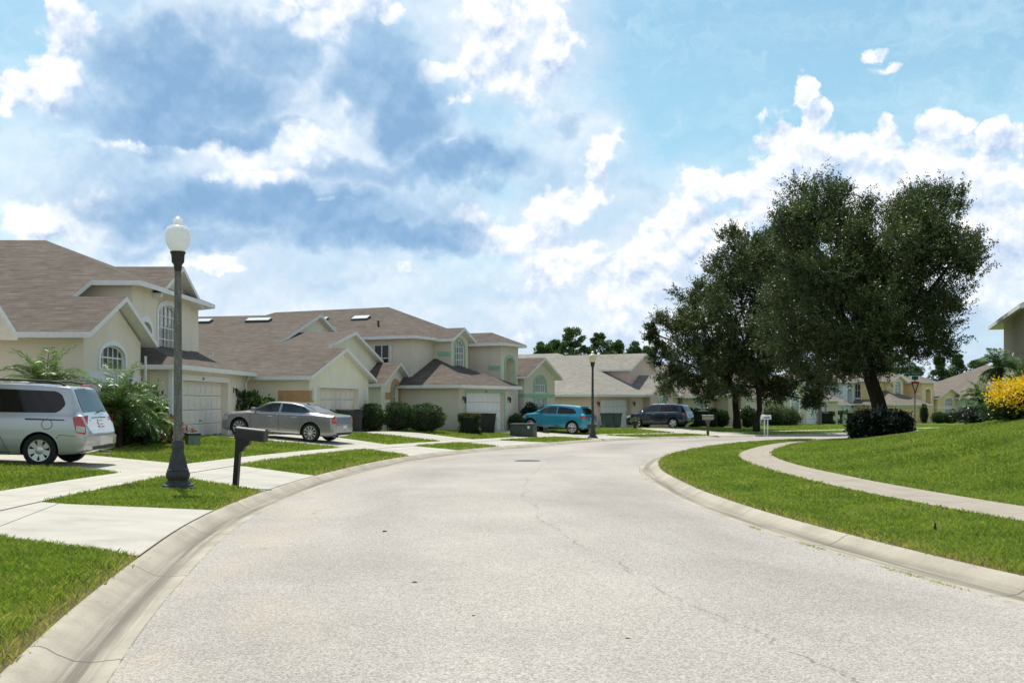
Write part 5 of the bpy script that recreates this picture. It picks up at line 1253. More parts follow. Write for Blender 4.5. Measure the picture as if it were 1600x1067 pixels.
# ------------------------------------------------------------------ mailboxes
def arch_box(mb, L, w, h, z, c=(0, 0), n=8):
    prof = [(-w / 2, 0), (w / 2, 0)] + [(w / 2 * math.cos(math.pi * k / n), h - w / 2 + w / 2 * math.sin(math.pi * k / n)) for k in range(n + 1)]
    V = [(x, y, z + zz) for x in (c[0] - L / 2, c[0] + L / 2) for y, zz in prof]; k = len(prof)
    mb.add(V, [(i, (i + 1) % k, k + (i + 1) % k, k + i) for i in range(k)] + [list(range(k))[::-1], [k + i for i in range(k)]])
M_BROWNBLK = flat('dark_bronze_paint', (.014, .011, .010), .42, vary=.2, scale=5)
M_BEIGEPL = flat('weathered_grey_plastic', (.30, .27, .22), .6, vary=.12); M_BROWNPOST = flat('brown_post_paint', (.10, .075, .055), .6, vary=.15)
def mailbox_one():
    x, y = pixel_ground(368, 757, .15); r = empty('mailbox', (x, y, tz(x, y)), R(-30), 'dark brown mailbox on a leaning post beside the near street lamp', 'mailbox')
    r.rotation_euler = (R(2), R(5.5), R(-12)); r.scale = (.86, .86, .97)
    MB().box(-.052, .052, -.052, .052, -.15, 1.06).build('post', M_BROWNBLK, r, bevel=.006)
    b = MB(); b.add([(.05, -.05, .62), (.05, .05, .62), (.12, -.05, .66), (.12, .05, .66), (.16, -.05, .74), (.16, .05, .74), (.24, -.05, .78), (.24, .05, .78), (.26, -.05, .86), (.26, .05, .86), (.05, -.05, .86), (.05, .05, .86)],
                    [(0, 2, 4, 6, 8, 10), (1, 11, 9, 7, 5, 3), (0, 1, 3, 2), (2, 3, 5, 4), (4, 5, 7, 6), (6, 7, 9, 8), (8, 9, 11, 10)]); b.build('bracket', M_BROWNBLK, r)
    m = MB(); arch_box(m, .62, .20, .22, .87, (.255, 0)); m.build('box', M_BROWNBLK, r, smooth=True, angle=35)
    d = MB(); arch_box(d, .014, .212, .227, .866, (.572, 0)); d.build('door', M_BROWNBLK, r)
    MB().box(.30, .46, -.115, -.103, .96, .99).build('flag', M_BROWNBLK, r)
mailbox_one()
def mailbox_two():
    x, y = pixel_ground(1106, 679.5, .13); r = empty('mailbox', (x, y, tz(x, y)), R(20), 'beige mailbox on a bracketed brown post at the far kerb', 'mailbox')
    MB().box(-.06, .06, -.06, .06, -.1, .95).build('post', M_BROWNPOST, r, bevel=.006)
    b = MB(); b.add([(-.2, -.05, .92), (-.2, .05, .92), (.2, -.05, .92), (.2, .05, .92), (-.05, -.05, .66), (-.05, .05, .66), (.05, -.05, .66), (.05, .05, .66)], [(0, 4, 6, 2), (1, 3, 7, 5), (0, 1, 5, 4), (2, 6, 7, 3), (0, 2, 3, 1), (4, 5, 7, 6)]); b.build('bracket', M_BROWNPOST, r)
    m = MB(); arch_box(m, .60, .28, .26, .92); m.build('box', M_BEIGEPL, r, smooth=True, angle=35)
    MB().box(-.32, .32, -.16, .16, 1.165, 1.20).build('lid', M_PLATE, r, bevel=.01)
mailbox_two()
def mailbox_three():
    x, y = pixel_ground(1197, 678.5, .13); r = empty('mailbox', (x, y, tz(x, y)), R(10), 'white mailbox on two thin white legs in front of the oak trunks', 'mailbox')
    for dx in (-.10, .10): MB().box(dx - .03, dx + .03, -.03, .03, -.1, .96).build('leg', M_WHITE, r)
    m = MB(); arch_box(m, .58, .22, .27, .95); m.build('box', M_WHITE, r, smooth=True, angle=35)
    MB().box(-.18, .16, -.124, -.112, 1.03, 1.09).build('name_strip', flat('grey_label', (.12, .12, .13), .6), r)
mailbox_three()

# ------------------------------------------------------------------ utility boxes and bins
M_UGREEN = flat('utility_green_paint', (.16, .22, .15), .6, vary=.15, scale=4); M_UDARK = flat('dark_utility_green', (.035, .05, .040), .55, vary=.15, scale=4); M_UPALE = flat('pale_sage_plastic', (.34, .40, .31), .6, vary=.08)
M_BIN = flat('bin_green_plastic', (.010, .045, .035), .5, vary=.15); M_BINBLK = flat('bin_black_plastic', (.018, .020, .022), .5, vary=.15); M_YELLOWPL = flat('yellow_plastic', (.75, .50, .03), .5, vary=.05); M_BROWNPL = flat('orange_brown_plastic', (.28, .14, .05), .5, vary=.08)
def pedestal(px, py, lift, h, w, m, label):
    x, y = pixel_ground(px, py, lift); r = empty('cable_pedestal', (x, y, tz(x, y)), .3, label, 'utility post')
    MB().box(-w / 2, w / 2, -w * .4, w * .4, -.1, h - .07).build('housing', m, r, bevel=.012)
    MB().box(-w / 2 - .012, w / 2 + .012, -w * .4 - .012, w * .4 + .012, h - .07, h).build('cap', m, r, bevel=.012)
pedestal(244, 697, .33, .80, .27, M_UPALE, 'pale sage cable pedestal in front of the leafy palms')
pedestal(773, 673.5, .42, .82, .22, M_UPALE, 'slim sage green pedestal before the white garage door')
pedestal(945 + 375, 664, .25, 1.0, .34, M_UPALE, 'pale pedestal in front of the far hedge left of the oak bushes')
pedestal(1155, 668.5, .3, .62, .36, M_BEIGEPL, 'short weathered post in the shade at the oak roots')
def util_box(px, py, lift, L, D, H_, m, label, rz, dark=None):
    x, y = pixel_ground(px, py, lift); r = empty('utility_box', (x, y, tz(x, y)), rz, label, 'utility box')
    MB().box(-L / 2 - .05, L / 2 + .05, -D / 2 - .05, D / 2 + .05, -.1, .03).build('pad', M_CONC, r)
    MB().box(-L / 2, L / 2, -D / 2, D / 2, .03, H_ - .08).build('housing', m, r, bevel=.01)
    MB().box(-L / 2 - .02, L / 2 + .02, -D / 2 - .02, D / 2 + .02, H_ - .08, H_).build('lid', dark or m, r, bevel=.015)
    if L > 1: 
        for q, z0 in ((.30, .45), (.42, .62)): MB().box(L * q - .05, L * q + .06, -D / 2 - .006, -D / 2, z0, z0 + .13).build('warning_sticker', M_PLATE, r)
util_box(301, 701, .30, .36, .42, .42, M_UGREEN, 'small grey green utility box in the lawn right of the near lamp', .55, M_UDARK)
util_box(818, 679, .30, 1.22, .9, .70, M_UDARK, 'large dark green transformer box on the lawn left of the blue crossover', -.25, M_UDARK)
util_box(868 - 15, 676, .3, .25, .25, .35, M_UDARK, 'tiny dark box right of the transformer', -.2)
def wheelie_bin(X, Y, rz, m, lidm, label, h=1.08):
    r = empty('wheelie_bin', (X, Y, tz(X, Y)), rz, label, 'bin', 'bins put out by the garages')
    b = MB(); z0 = .04
    b.add([(x * .24, y * .26, z0) for x, y in ((-1, -1), (1, -1), (1, 1), (-1, 1))] + [(x * .31, y * .36, h - .08) for x, y in ((-1, -1), (1, -1), (1, 1), (-1, 1))], [(3, 2, 1, 0), (4, 5, 6, 7), (0, 1, 5, 4), (1, 2, 6, 5), (2, 3, 7, 6), (3, 0, 4, 7)]); b.build('tub', m, r, bevel=.02)
    l = MB(); l.box(-.33, .33, -.38, .38, h - .08, h - .02); l.build('lid', lidm, r, bevel=.02)
    MB().tube([(-.30, .40, h - .16), (.30, .40, h - .16)], .02, 8).build('handle', m, r)
    for s_ in (-1, 1):
        w = MB(); w.tube([(s_ * .22, .30, .11), (s_ * .28, .30, .11)], .11, 14); w.build('wheel', M_TYRE, r)
def on_house(h, u, v): return h.world(u, v)
bx = pixel_ground(545, 680, .45)
for px, Y, m, lm, lab in ((539, 47.2, M_BIN, M_BROWNPL, 'dark green bin with brown lid behind the sedan boot'), (554, 47.4, M_BINBLK, M_BINBLK, 'black bin beside the round hedge behind the sedan'),
                          (395, 43.2, M_BINBLK, M_YELLOWPL, 'bin with bright yellow lid showing over the sedan bonnet'),
                          (735, 53.4, M_BIN, M_BROWNPL, 'green bin standing behind the square hedge by the mint garage'), (751, 54.2, M_BINBLK, M_BINBLK, 'black bin between square hedge and white garage door'), (763, 54.6, M_BINBLK, M_BINBLK, 'second black bin nearest the white garage door'),
                          (948, 69.0, M_BIN, M_BIN, 'left one of two dark green bins by the pink garage'), (962, 69.6, M_BIN, M_BIN, 'right one of two dark green bins by the pink garage'), (1269, 107.0, M_BINBLK, M_BINBLK, 'black bin beside the far clipped hedge')):
    wheelie_bin((px - 800) / 1600 * Y, Y, .4, m, lm, lab)

# ------------------------------------------------------------------ street signs
M_SIGN = flat('sign_green', (.010, .17, .105), .5, vary=.08); M_SIGNRED = flat('sign_red', (.42, .012, .02), .5); M_STEEL = flat('galvanised_steel', (.30, .30, .30), .5, metal=.5, vary=.1)
def text_mesh(txt, size, m, parent, loc, rot, name='lettering', ext=.003):
    cu = bpy.data.curves.new(name, 'FONT'); cu.body = txt; cu.size = size; cu.align_x = 'CENTER'; cu.align_y = 'CENTER'; cu.extrude = ext
    tmp = bpy.data.objects.new(name, cu); link(tmp); dg = bpy.context.evaluated_depsgraph_get(); me = bpy.data.meshes.new_from_object(tmp.evaluated_get(dg)); bpy.data.objects.remove(tmp)
    o = bpy.data.objects.new(name, me); link(o); me.materials.clear(); me.materials.append(m); o.parent = parent; o.location = loc; o.rotation_euler = rot; return o
def street_sign():
    Y = 50.0; X = (1429.5 - 800) / 1600 * Y; zb = tz(X, Y); top = CAM_H + (627 - 580) / 1600 * Y - zb
    r = empty('street_sign', (X, Y, zb), R(-4), 'green street name signs over a yield sign on a steel post', 'street sign')
    MB().tube([(0, 0, -.3), (0, 0, top - .12)], .035, 8).build('post', M_STEEL, r)
    p = MB(); p.box(-.48, .32, -.012, .0, top - .22, top); o = p.build('name_plate', M_SIGN, r, bevel=.008)
    text_mesh('Silver Brook Ct', .115, M_WHITE, o, (-.08, -.015, top - .11), (R(90), 0, 0))
    q = MB(); q.box(-.16, .14, -.06, -.048, top - .42, top - .235); o2 = q.build('cross_plate', M_SIGN, r, bevel=.008)
    y = MB(); z1 = top - .50; z0 = z1 - .68; h_ = .20
    y.add([(-h_, -.05, z1), (h_, -.05, z1), (0, -.05, z0), (-h_, -.04, z1), (h_, -.04, z1), (0, -.04, z0)], [(0, 2, 1), (3, 4, 5), (0, 1, 4, 3), (1, 2, 5, 4), (2, 0, 3, 5)]); yo = y.build('yield_sign', M_SIGNRED, r)
    k = .55; cz = z1 - .23
    MB().add([(-h_ * k, -.054, cz + (z1 - cz) * k), (h_ * k, -.054, cz + (z1 - cz) * k), (0, -.054, cz + (z0 - cz) * k), (-h_ * k, -.052, cz + (z1 - cz) * k), (h_ * k, -.052, cz + (z1 - cz) * k), (0, -.052, cz + (z0 - cz) * k)], [(0, 2, 1), (3, 4, 5), (0, 1, 4, 3), (1, 2, 5, 4), (2, 0, 3, 5)]).build('white_panel', M_WHITE, yo)
street_sign()
def utility_pole(px, Y, top, label, arm=True):
    X = (px - 800) / 1600 * Y; zb = tz(X, Y); h = CAM_H + (627 - top) / 1600 * Y - zb
    r = empty('utility_pole', (X, Y, zb), .1, label, 'utility pole')
    MB().tube([(0, 0, -.5), (0, 0, h)], [.17, .11], 8).build('pole', flat('grey_timber', (.16, .14, .12), .9), r)
    if arm:
        MB().bar((-1.1, 0, h - .9), (2.3, 0, h - 1.0), .12).build('crossarm', flat('grey_timber', (.16, .14, .12), .9), r)
        for x in (-.9, .8, 2.1): MB().lathe([(.05, 0), (.07, .1), (.03, .22)], 8, (x, 0, h - .85)).build('insulator', M_STEEL, r)
utility_pole(1421, 150, 551, 'distant utility pole with crossarm above the mustard house')
def post_far():
    Y = 92.0; X = (1281 - 800) / 1600 * Y; zb = tz(X, Y); h = CAM_H + (627 - 613) / 1600 * Y - zb
    o = MB().tube([(0, 0, -.3), (0, 0, h)], [.17, .15], 10).build('timber_post', flat('grey_timber', (.16, .14, .12), .9), smooth=True, loc=(X, Y, zb)); tag(o, 'tall grey timber post before the white house garage', 'post')
post_far()
# manhole, leaves and pebbles on the road
def small_on_road():
    x, y = pixel_ground(824, 720.5, .04); o = MB().lathe([(.36, 0), (.36, .012), (.30, .014), (.01, .014)], 28).build('manhole_cover', M_DARK, loc=(x, y, -SLOPE * y + .046)); tag(o, 'round dark manhole cover in the far lane', 'manhole')
    M_LEAF = flat('dry_leaf', (.20, .14, .09), .9, vary=.3); M_PEB = flat('dark_pebble', (.05, .045, .04), .9)
    x, y = pixel_ground(155, 945, .03); l = MB(); l.add([(-.055, 0, .004), (-.02, .022, .010), (.035, .018, .012), (.065, 0, .006), (.03, -.022, .010), (-.025, -.018, .006)], [(0, 1, 5), (1, 2, 4, 5), (2, 3, 4)]); o = l.build('dry_leaf', M_LEAF, loc=(x, y, -SLOPE * y + .045)); tag(o, 'curled dry brown leaf lying on the near kerb', 'leaf')
    for k, (px, py, s_, lab) in enumerate(((601, 832, 1.0, 'dark leaf scrap on the left lane of the road'), (981, 1002, .9, 'small dark pebble on the road close to the crack'), (740, 965, .7, 'tiny dark pebble in the middle of the road'), (648, 912, .8, 'thin dark twig bit on the left half of the road'), (1461, 846, 1.6, 'dark stub standing in the right verge grass'))):
        x, y = pixel_ground(px, py, .03); b = MB(); b.lathe([(.004, 0), (.018 * s_, .003), (.02 * s_, .012 * s_), (.01 * s_, .02 * s_), (.002, .022 * s_)], 8)
        zz = -SLOPE * y + .035 if k < 4 else tz(x, y)
        o = b.build('pebble' if k < 4 else 'marker_stub', M_PEB, loc=(x, y, zz)); o.scale = (1.4, .8, 1) if k < 4 else (.5, .5, 3.5); tag(o, lab, 'pebble' if k < 4 else 'stub')
small_on_road()

# ------------------------------------------------------------------ foliage
def m_leaf(name, cols, trans=.28, rough=.38, spec=.5):
    def f(t, p):
        at = t.node('ShaderNodeAttribute', attribute_name='tint').outputs['Fac']
        c = t.ramp(at, [(i / (len(cols) - 1), x) for i, x in enumerate(cols)])
        pin(t, p, col=c, rough=rough, spec=spec)
        tr = t.node('ShaderNodeBsdfTranslucent'); t.put(tr.inputs[0], t.mix(1.0, c, (1.3, 1.5, .7), 'MULTIPLY'))
        mx = t.node('ShaderNodeMixShader'); mx.inputs[0].default_value = trans
        t.l.new(p.outputs[0], mx.inputs[1]); t.l.new(tr.outputs[0], mx.inputs[2]); t.l.new(mx.outputs[0], t.n['Material Output'].inputs[0])
    return mat(name, f)
ML_OAK = m_leaf('oak_leaves', [(.024, .036, .011), (.056, .078, .024), (.094, .122, .040), (.15, .178, .068)], .24, .45, .5)
ML_HEDGE = m_leaf('hedge_leaves', [(.012, .030, .006), (.028, .062, .012), (.050, .098, .018), (.090, .145, .035)], .22, .38, .6)
ML_LIGHT = m_leaf('light_green_leaves', [(.04, .085, .01), (.085, .155, .02), (.14, .22, .03)], .35, .4)
ML_PALM = m_leaf('palm_leaflets', [(.030, .070, .012), (.075, .145, .026), (.145, .245, .042), (.28, .36, .11)], .32, .33, .8)
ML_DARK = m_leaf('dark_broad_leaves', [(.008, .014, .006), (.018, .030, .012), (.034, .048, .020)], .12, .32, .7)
ML_FAR = m_leaf('distant_leaves', [(.040, .072, .026), (.080, .130, .045), (.13, .19, .07)], .25, .6, .3)
ML_RED = m_leaf('red_leaves', [(.10, .012, .012), (.24, .035, .015), (.42, .12, .02)], .3, .4)
ML_YELLOW = m_leaf('yellow_blossom', [(.62, .36, .01), (.82, .55, .015), (.88, .68, .06)], .3, .6)
ML_VARI = m_leaf('variegated_leaves', [(.03, .05, .015), (.10, .14, .05), (.36, .38, .22)], .2, .4)
def m_bark(t, p):
    o = objco(t); n = t.noise(t.v('MULTIPLY', o, (5, 5, 1.1)), 3, 5, .7)
    pin(t, p, col=t.ramp(n, [(.3, (.012, .010, .008)), (.55, (.034, .027, .021)), (.8, (.068, .056, .044))]), rough=.95, spec=.2, normal=bump(t, n, .03, .8))
M_BARK = mat('bark', m_bark); M_HULL = flat('dark_inner_hull', (.012, .015, .007), .95)

def unit(v): return v / np.maximum(np.linalg.norm(v, axis=-1, keepdims=True), 1e-9)
def leaves(name, P, A, length, width, m, parent, seed=0, tint=None, fold=.25):
    r_ = np.random.default_rng(seed); n = len(P)
    L = length * r_.uniform(.65, 1.35, (n, 1)); Wd = width * r_.uniform(.7, 1.3, (n, 1))
    A = unit(A); S = unit(np.cross(A, r_.normal(size=(n, 3)))); N = np.cross(S, A)
    m1 = P + A * L * .45
    V = np.stack([P, m1 + S * Wd / 2 + N * Wd * fold, P + A * L, m1 - S * Wd / 2 + N * Wd * fold], 1).reshape(-1, 3)
    if tint is None: tint = np.clip(r_.normal(.42, .2, n), 0, 1)
    return np_mesh(name, V, np.arange(n * 4).reshape(-1, 4), m, parent, cols=np.repeat(tint, 4))
def blob_points(r_, n, c, rad, shell=.55):
    d = unit(r_.normal(size=(n, 3))); k = r_.uniform(shell ** 2.2, 1, (n, 1)) ** (1 / 2.2)
    return np.asarray(c) + d * k * np.asarray(rad), d
def oak(name, px, Y, lift, lobes, label, trunk_r, trunk_px, sprigs=420, per=17, leaf=(.085, .042), seed=1, spread=2.6, up=.75, ml=None):
    """lobes: (px, py, r px, depth offset m) measured in the picture at the tree's distance"""
    r_ = np.random.default_rng(seed); X = (px - 800) / 1600 * Y; zb = tz(X, Y); k = Y / 1600
    root = empty(name, (X, Y, zb), 0, label, 'tree')
    def loc(x, y, dy=0.): return np.array([(x - px) * k, dy, CAM_H + (627 - y) * k - zb])
    LB = []
    for (x, y, r, dy) in lobes: LB.append((loc(x, y, dy), r * k * .80))
    # bark: trunk then one limb to each lobe
    b = MB(); tr = [loc(x, y) for x, y in trunk_px]; tr[0][2] = -.3
    n = len(tr); b.tube([tr[0]] + tr[1:], [trunk_r * 1.35] + [trunk_r * (1 - .35 * i / (n - 1)) for i in range(1, n)], 14)
    b.build('trunk', M_BARK, root, smooth=True)
    br = MB(); fork = tr[-1]
    for c, r in LB:
        st = fork if r_.random() < .6 else (tr[-2] * .35 + fork * .65)
        mid = st * .5 + c * .5 + r_.normal(size=3) * .35 + np.array([0, 0, .3]); en = c + np.array([0, 0, r * .35])
        q = [st, st * .55 + mid * .45, mid, mid * .45 + c * .55, c, en]; br.tube(q, [trunk_r * .5, trunk_r * .40, trunk_r * .30, trunk_r * .2, trunk_r * .13, .02], 7)
        for _ in range(5):
            d = unit(r_.normal(size=3) + np.array([0, 0, .4])); e = c + d * r * .8; br.tube([c * .8 + mid * .2, (c + e) / 2 + r_.normal(size=3) * .1, e], [trunk_r * .12, trunk_r * .07, .012], 5)
    br.build('branches', M_BARK, root, smooth=True)
    PP, AA, TT = [], [], []
    for c, r in LB:
        ns = int(sprigs * (r / (60 * k)) ** 2)
        sub, sd = blob_points(r_, max(8, ns // 11), c, (r, r * 1.15, r * .92), .45)     # clumps make light and dark masses
        for s_, d_ in zip(sub, sd):
            cr = r * r_.uniform(.18, .36); m_ = 26
            B, D = blob_points(r_, m_, s_, (cr, cr, cr * .8), .2)
            dirs = unit(D * .45 + d_ * .55 + np.array([0, 0, up]) * r_.uniform(.3, 1.2) + r_.normal(size=(m_, 3)) * .35)
            ln = r_.uniform(.35, 1.0, (m_, 1)) ** 1.0 * (1 + .45 * (r_.random((m_, 1)) < .18)) * min(1.0, r * .45 + .3)
            t_ = r_.uniform(0, 1, (m_, per)); t_.sort(1)
            P = B[:, None, :] + dirs[:, None, :] * (t_ * ln)[..., None] + r_.normal(size=(m_, per, 3)) * .035
            A = unit(dirs[:, None, :] * .7 + r_.normal(size=(m_, per, 3)) * .7)
            PP.append(P.reshape(-1, 3)); AA.append(A.reshape(-1, 3)); TT.append(np.clip(r_.normal(.36 + r_.normal() * .10, .17, m_ * per), 0, 1))
    P, A, T = np.concatenate(PP), np.concatenate(AA), np.concatenate(TT)
    leaves('crown', P, A, leaf[0], leaf[1], ml or ML_OAK, root, seed, T)
    return root
oak('oak_tree', 1372, 46.0, 0, [(1272, 335, 66, .5), (1238, 365, 48, -1), (1300, 305, 42, .8), (1330, 335, 40, 0), (1440, 335, 52, .6), (1472, 328, 42, 0), (1418, 370, 62, -1.6), (1496, 392, 34, -.4), (1448, 420, 66, -1.8), (1365, 405, 84, -2.2), (1290, 425, 84, -1.2),
     (1400, 500, 84, -1.6), (1470, 482, 44, .8), (1320, 505, 82, -2.2), (1250, 470, 70, 1.2), (1465, 535, 36, .6), (1395, 555, 44, .3), (1295, 560, 52, -.6), (1370, 440, 90, 2.4), (1240, 535, 50, .8), (1335, 560, 40, 1.4)],
    'largest dark oak with one thick leaning trunk rising behind the leafy hedge', .37, [(1384, 690), (1379, 655), (1370, 620), (1360, 592), (1356, 575), (1354, 555)], sprigs=500, per=19, leaf=(.105, .050), up=1.0, seed=3)
oak('oak_tree', 1186, 68.0, 0, [(1155, 378, 34, 0), (1180, 415, 58, -1.5), (1135, 425, 42, .8), (1225, 450, 66, .5), (1150, 480, 62, -1.5), (1215, 520, 66, -1.8), (1180, 565, 58, .5), (1262, 545, 52, .4), (1285, 592, 28, -.6), (1130, 545, 50, .6), (1215, 390, 46, 1), (1250, 600, 36, -.4), (1210, 600, 34, .8), (1262, 625, 18, -.5), (1140, 600, 32, -.6)],
    'middle oak with slim dark trunk behind the white mailbox', .22, [(1182, 670), (1182, 655), (1187, 640), (1186, 622), (1184, 605)], sprigs=640, per=16, leaf=(.15, .07), seed=5)
oak('oak_tree', 1149, 72.0, 0, [(1082, 465, 34, 0), (1052, 505, 34, .5), (1095, 510, 50, -1.2), (1034, 555, 22, 0), (1075, 565, 48, -1.2), (1125, 585, 46, .6), (1050, 590, 32, .5), (1112, 470, 30, .8), (1020, 520, 12, 0), (1096, 612, 26, -.5), (1150, 560, 40, .8)],
    'left oak with the straightest trunk, crown reaching over the pink house', .26, [(1152, 672), (1151, 650), (1149, 630), (1148, 612), (1140, 600)], sprigs=680, per=16, leaf=(.15, .07), seed=8)

def far_tree(px, Y, top, wpx, label, seed, ml=ML_FAR, kind=0):
    r_ = np.random.default_rng(seed); X = (px - 800) / 1600 * Y; zb = tz(X, Y); k = Y / 1600; h = CAM_H + (627 - top) * k - zb; w = wpx * k / 2
    root = empty('tree', (X, Y, zb), 0, label, 'tree', 'trees beyond the roofs')
    MB().tube([(0, 0, -.5), (r_.normal() * .3, 0, h * .5), (r_.normal() * .5, 0, h * .85)], [.28, .18, .05], 8).build('trunk', M_BARK, root, smooth=True)
    PP, AA = [], []
    for i in range(int(120 + w * 20)):
        z = h * r_.uniform(.12, .97); rr = w * 1.8 * (1 - max(0, (z / h - .45)) / .6) ** (.7 if kind == 0 else 1.1) * r_.uniform(.25, 1.); a = r_.uniform(0, 6.28)
        c = np.array([math.cos(a) * rr, math.sin(a) * rr, z]); cr = r_.uniform(.35, .9) * (.3 + w * .17)
        P, d = blob_points(r_, 110, c, (cr, cr, cr * .7), .3); PP.append(P); AA.append(unit(d + r_.normal(size=(110, 3)) * .6 + np.array([0, 0, .4])))
    P = np.concatenate(PP); leaves('crown', P, np.concatenate(AA), .26, .13, ml, root, seed)
FT = [(850, 128, 534, 40, 'low rounded tree farthest left above the grey roof'), (896, 130, 511, 46, 'tallest tree in the gap over the grey roof, left part'), (935, 130, 517, 42, 'tall dense tree just above the far street lamp'), (962, 132, 530, 34, 'smaller tree sloping down behind the pink gable'), (990, 135, 534, 30, 'bright green tree tucked behind the left oak'), (1012, 138, 540, 30, 'dark tree half hidden by the left oak crown'),
      (1372, 165, 545, 44, 'airy tree right behind the thick oak trunk'), (1402, 168, 552, 50, 'airy tree around the utility pole'), (1432, 170, 572, 30, 'low tree right of the street sign plates'), (1466, 170, 556, 34, 'left of two dark conical trees above the right roof'), (1497, 172, 553, 38, 'right of two dark conical trees above the right roof'), (1530, 175, 561, 44, 'broad dark tree above the wide hip roof'), (1562, 175, 566, 36, 'dark tree next to the grey house corner'), (1335, 160, 560, 50, 'tree hidden mostly behind the large oak crown'), (868, 140, 530, 40, 'thin tree between the low tree and the tallest tree')]
for i, a in enumerate(FT): far_tree(*a, seed=40 + i, kind=1 if 'conical' in a[4] else 0)

def bush(name, X, Y, size, label, cat, ml=ML_HEDGE, n=5000, leaf=(.06, .035), box=False, seed=0, group=None, rz=0., core=True, zoff=0., rag=.06, cored=.80):
    r_ = np.random.default_rng(seed); zb = tz(X, Y) + zoff; root = empty(name, (X, Y, zb), rz, label, cat, group)
    sx, sy, h = size[0] / 2, size[1] / 2, size[2]
    e = .32 if box else .8                            # superellipsoid exponent
    d = unit(r_.normal(size=(n, 3)))
    sg = np.sign(d) * np.abs(d) ** e; sg = sg / np.maximum(np.abs(sg).max(1, keepdims=True), 1e-6) if box else d
    lump = 1 + .10 * np.sin(d[:, :1] * 7 + seed) * np.sin(d[:, 1:2] * 6 + 1) + .06 * np.sin(d[:, 2:3] * 11 + seed)
    kk = r_.uniform(.72, 1.0, (n, 1)) ** .5 * (lump if not box else 1 + .03 * (lump - 1) / .1)
    P = np.c_[sg[:, 0] * sx, sg[:, 1] * sy, h * .5 + sg[:, 2] * h * .5] if box else np.c_[d[:, 0] * sx, d[:, 1] * sy, h * .5 + d[:, 2] * h * .5]
    P = (P - np.array([0, 0, h * .5])) * kk + np.array([0, 0, h * .5]) + r_.normal(size=(n, 3)) * rag * .5
    P = P[P[:, 2] > .01]; A = unit(P - np.array([0, 0, h * .42])) * .7 + r_.normal(size=(len(P), 3)) * .55 + np.array([0, 0, .3])
    clump = .12 * np.sin(P[:, 0] * 5 / max(sx, .3)) * np.sin(P[:, 2] * 6 + seed)
    leaves('foliage', P, A, leaf[0], leaf[1], ml, root, seed, np.clip(r_.normal(.42, .2, len(P)) + clump, 0, 1))
    if core:  # added dark hull behind the leaves, makes the bush opaque and dark inside
        b = bmesh.new(); bmesh.ops.create_icosphere(b, subdivisions=3, radius=1); me = bpy.data.meshes.new('stems_or_hull')
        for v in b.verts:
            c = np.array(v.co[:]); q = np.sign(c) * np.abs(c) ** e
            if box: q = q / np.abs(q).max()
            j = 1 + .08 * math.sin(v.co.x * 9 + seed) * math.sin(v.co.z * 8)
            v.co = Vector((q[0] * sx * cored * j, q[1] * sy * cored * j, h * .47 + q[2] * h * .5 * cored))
        b.to_mesh(me); b.free(); me.materials.append(M_HULL); o = bpy.data.objects.new('stems_or_hull', me); link(o); o.parent = root
    else:
        b = MB()
        for q in range(6): a = r_.uniform(0, 6.28); b.tube([(0, 0, -.05), (math.cos(a) * sx * .3, math.sin(a) * sy * .3, h * .4), (math.cos(a) * sx * .6, math.sin(a) * sy * .6, h * .8)], [.03, .02, .008], 5)
        b.build('stems_or_hull', M_BARK, root)
    return root
def at(px, Y): return (px - 800) / 1600 * Y
G1, G2 = 'clipped bushes along the house walls', 'clipped hedges by the far houses'
bush('round_bush', at(581, 49.6), 49.6, (1.35, 1.2, 1.32), 'squarish dark bush left of the white flecked round bush', 'bush', n=6500, seed=11, group=G1)
bush('round_bush', at(622, 50.2), 50.2, (1.55, 1.4, 1.42), 'middle round bush with pale flecked top below the porch gable', 'bush', n=7500, seed=12, group=G1, ml=ML_HEDGE)
bush('round_bush', at(664, 50.4), 50.4, (1.95, 1.6, 1.42), 'widest round bush against the khaki garage side wall', 'bush', n=9000, seed=13, group=G1)
bush('square_hedge', at(733, 52.2), 52.2, (1.05, .9, .98), 'small square clipped hedge in front of the bins at the mint garage', 'hedge', n=5000, seed=14, box=True, group=G1)
bush('low_bush', at(806, 59.3), 59.3, (.8, .8, .95), 'low dark bush at the mint garage corner by the crossover nose', 'bush', n=3000, seed=15, group=G1)
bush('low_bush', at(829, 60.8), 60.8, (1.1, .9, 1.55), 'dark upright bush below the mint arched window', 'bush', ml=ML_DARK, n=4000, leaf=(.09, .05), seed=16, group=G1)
bush('low_bush', at(856, 62.3), 62.3, (1.5, .9, 1.35), 'brighter bush behind the crossover roof', 'bush', n=4500, leaf=(.08, .045), seed=17, group=G1)
bush('broadleaf_shrub', at(392, 43.6), 42.9, (1.5, 1.3, 1.75), 'dark glossy shrub at the cream garage corner behind the sedan', 'shrub', ml=ML_HEDGE, n=2400, leaf=(.15, .085), seed=18, core=False)
bush('broadleaf_shrub', at(415, 43.8), 43.8, (1.1, 1.0, 1.55), 'lighter speckled shrub beside the dark glossy one behind the sedan', 'shrub', ml=ML_LIGHT, n=1500, leaf=(.13, .08), seed=19, core=False)
bush('low_bush', at(516, 46.0), 46.0, (1.0, .8, .95), 'fresh light green bush peeking over the sedan boot', 'bush', ml=ML_LIGHT, n=2200, leaf=(.10, .05), seed=20)
bush('croton', at(264, 31.5), 31.5, (.62, .6, .85), 'red and orange leaved shrub between the palms and near lamp', 'shrub', ml=ML_RED, n=420, leaf=(.16, .05), seed=21, core=False)
bush('croton', at(292, 33.2), 33.2, (.5, .4, .40), 'tiny red shrub just right of the near lamp pole', 'shrub', ml=ML_RED, n=160, leaf=(.13, .04), seed=22, core=False)
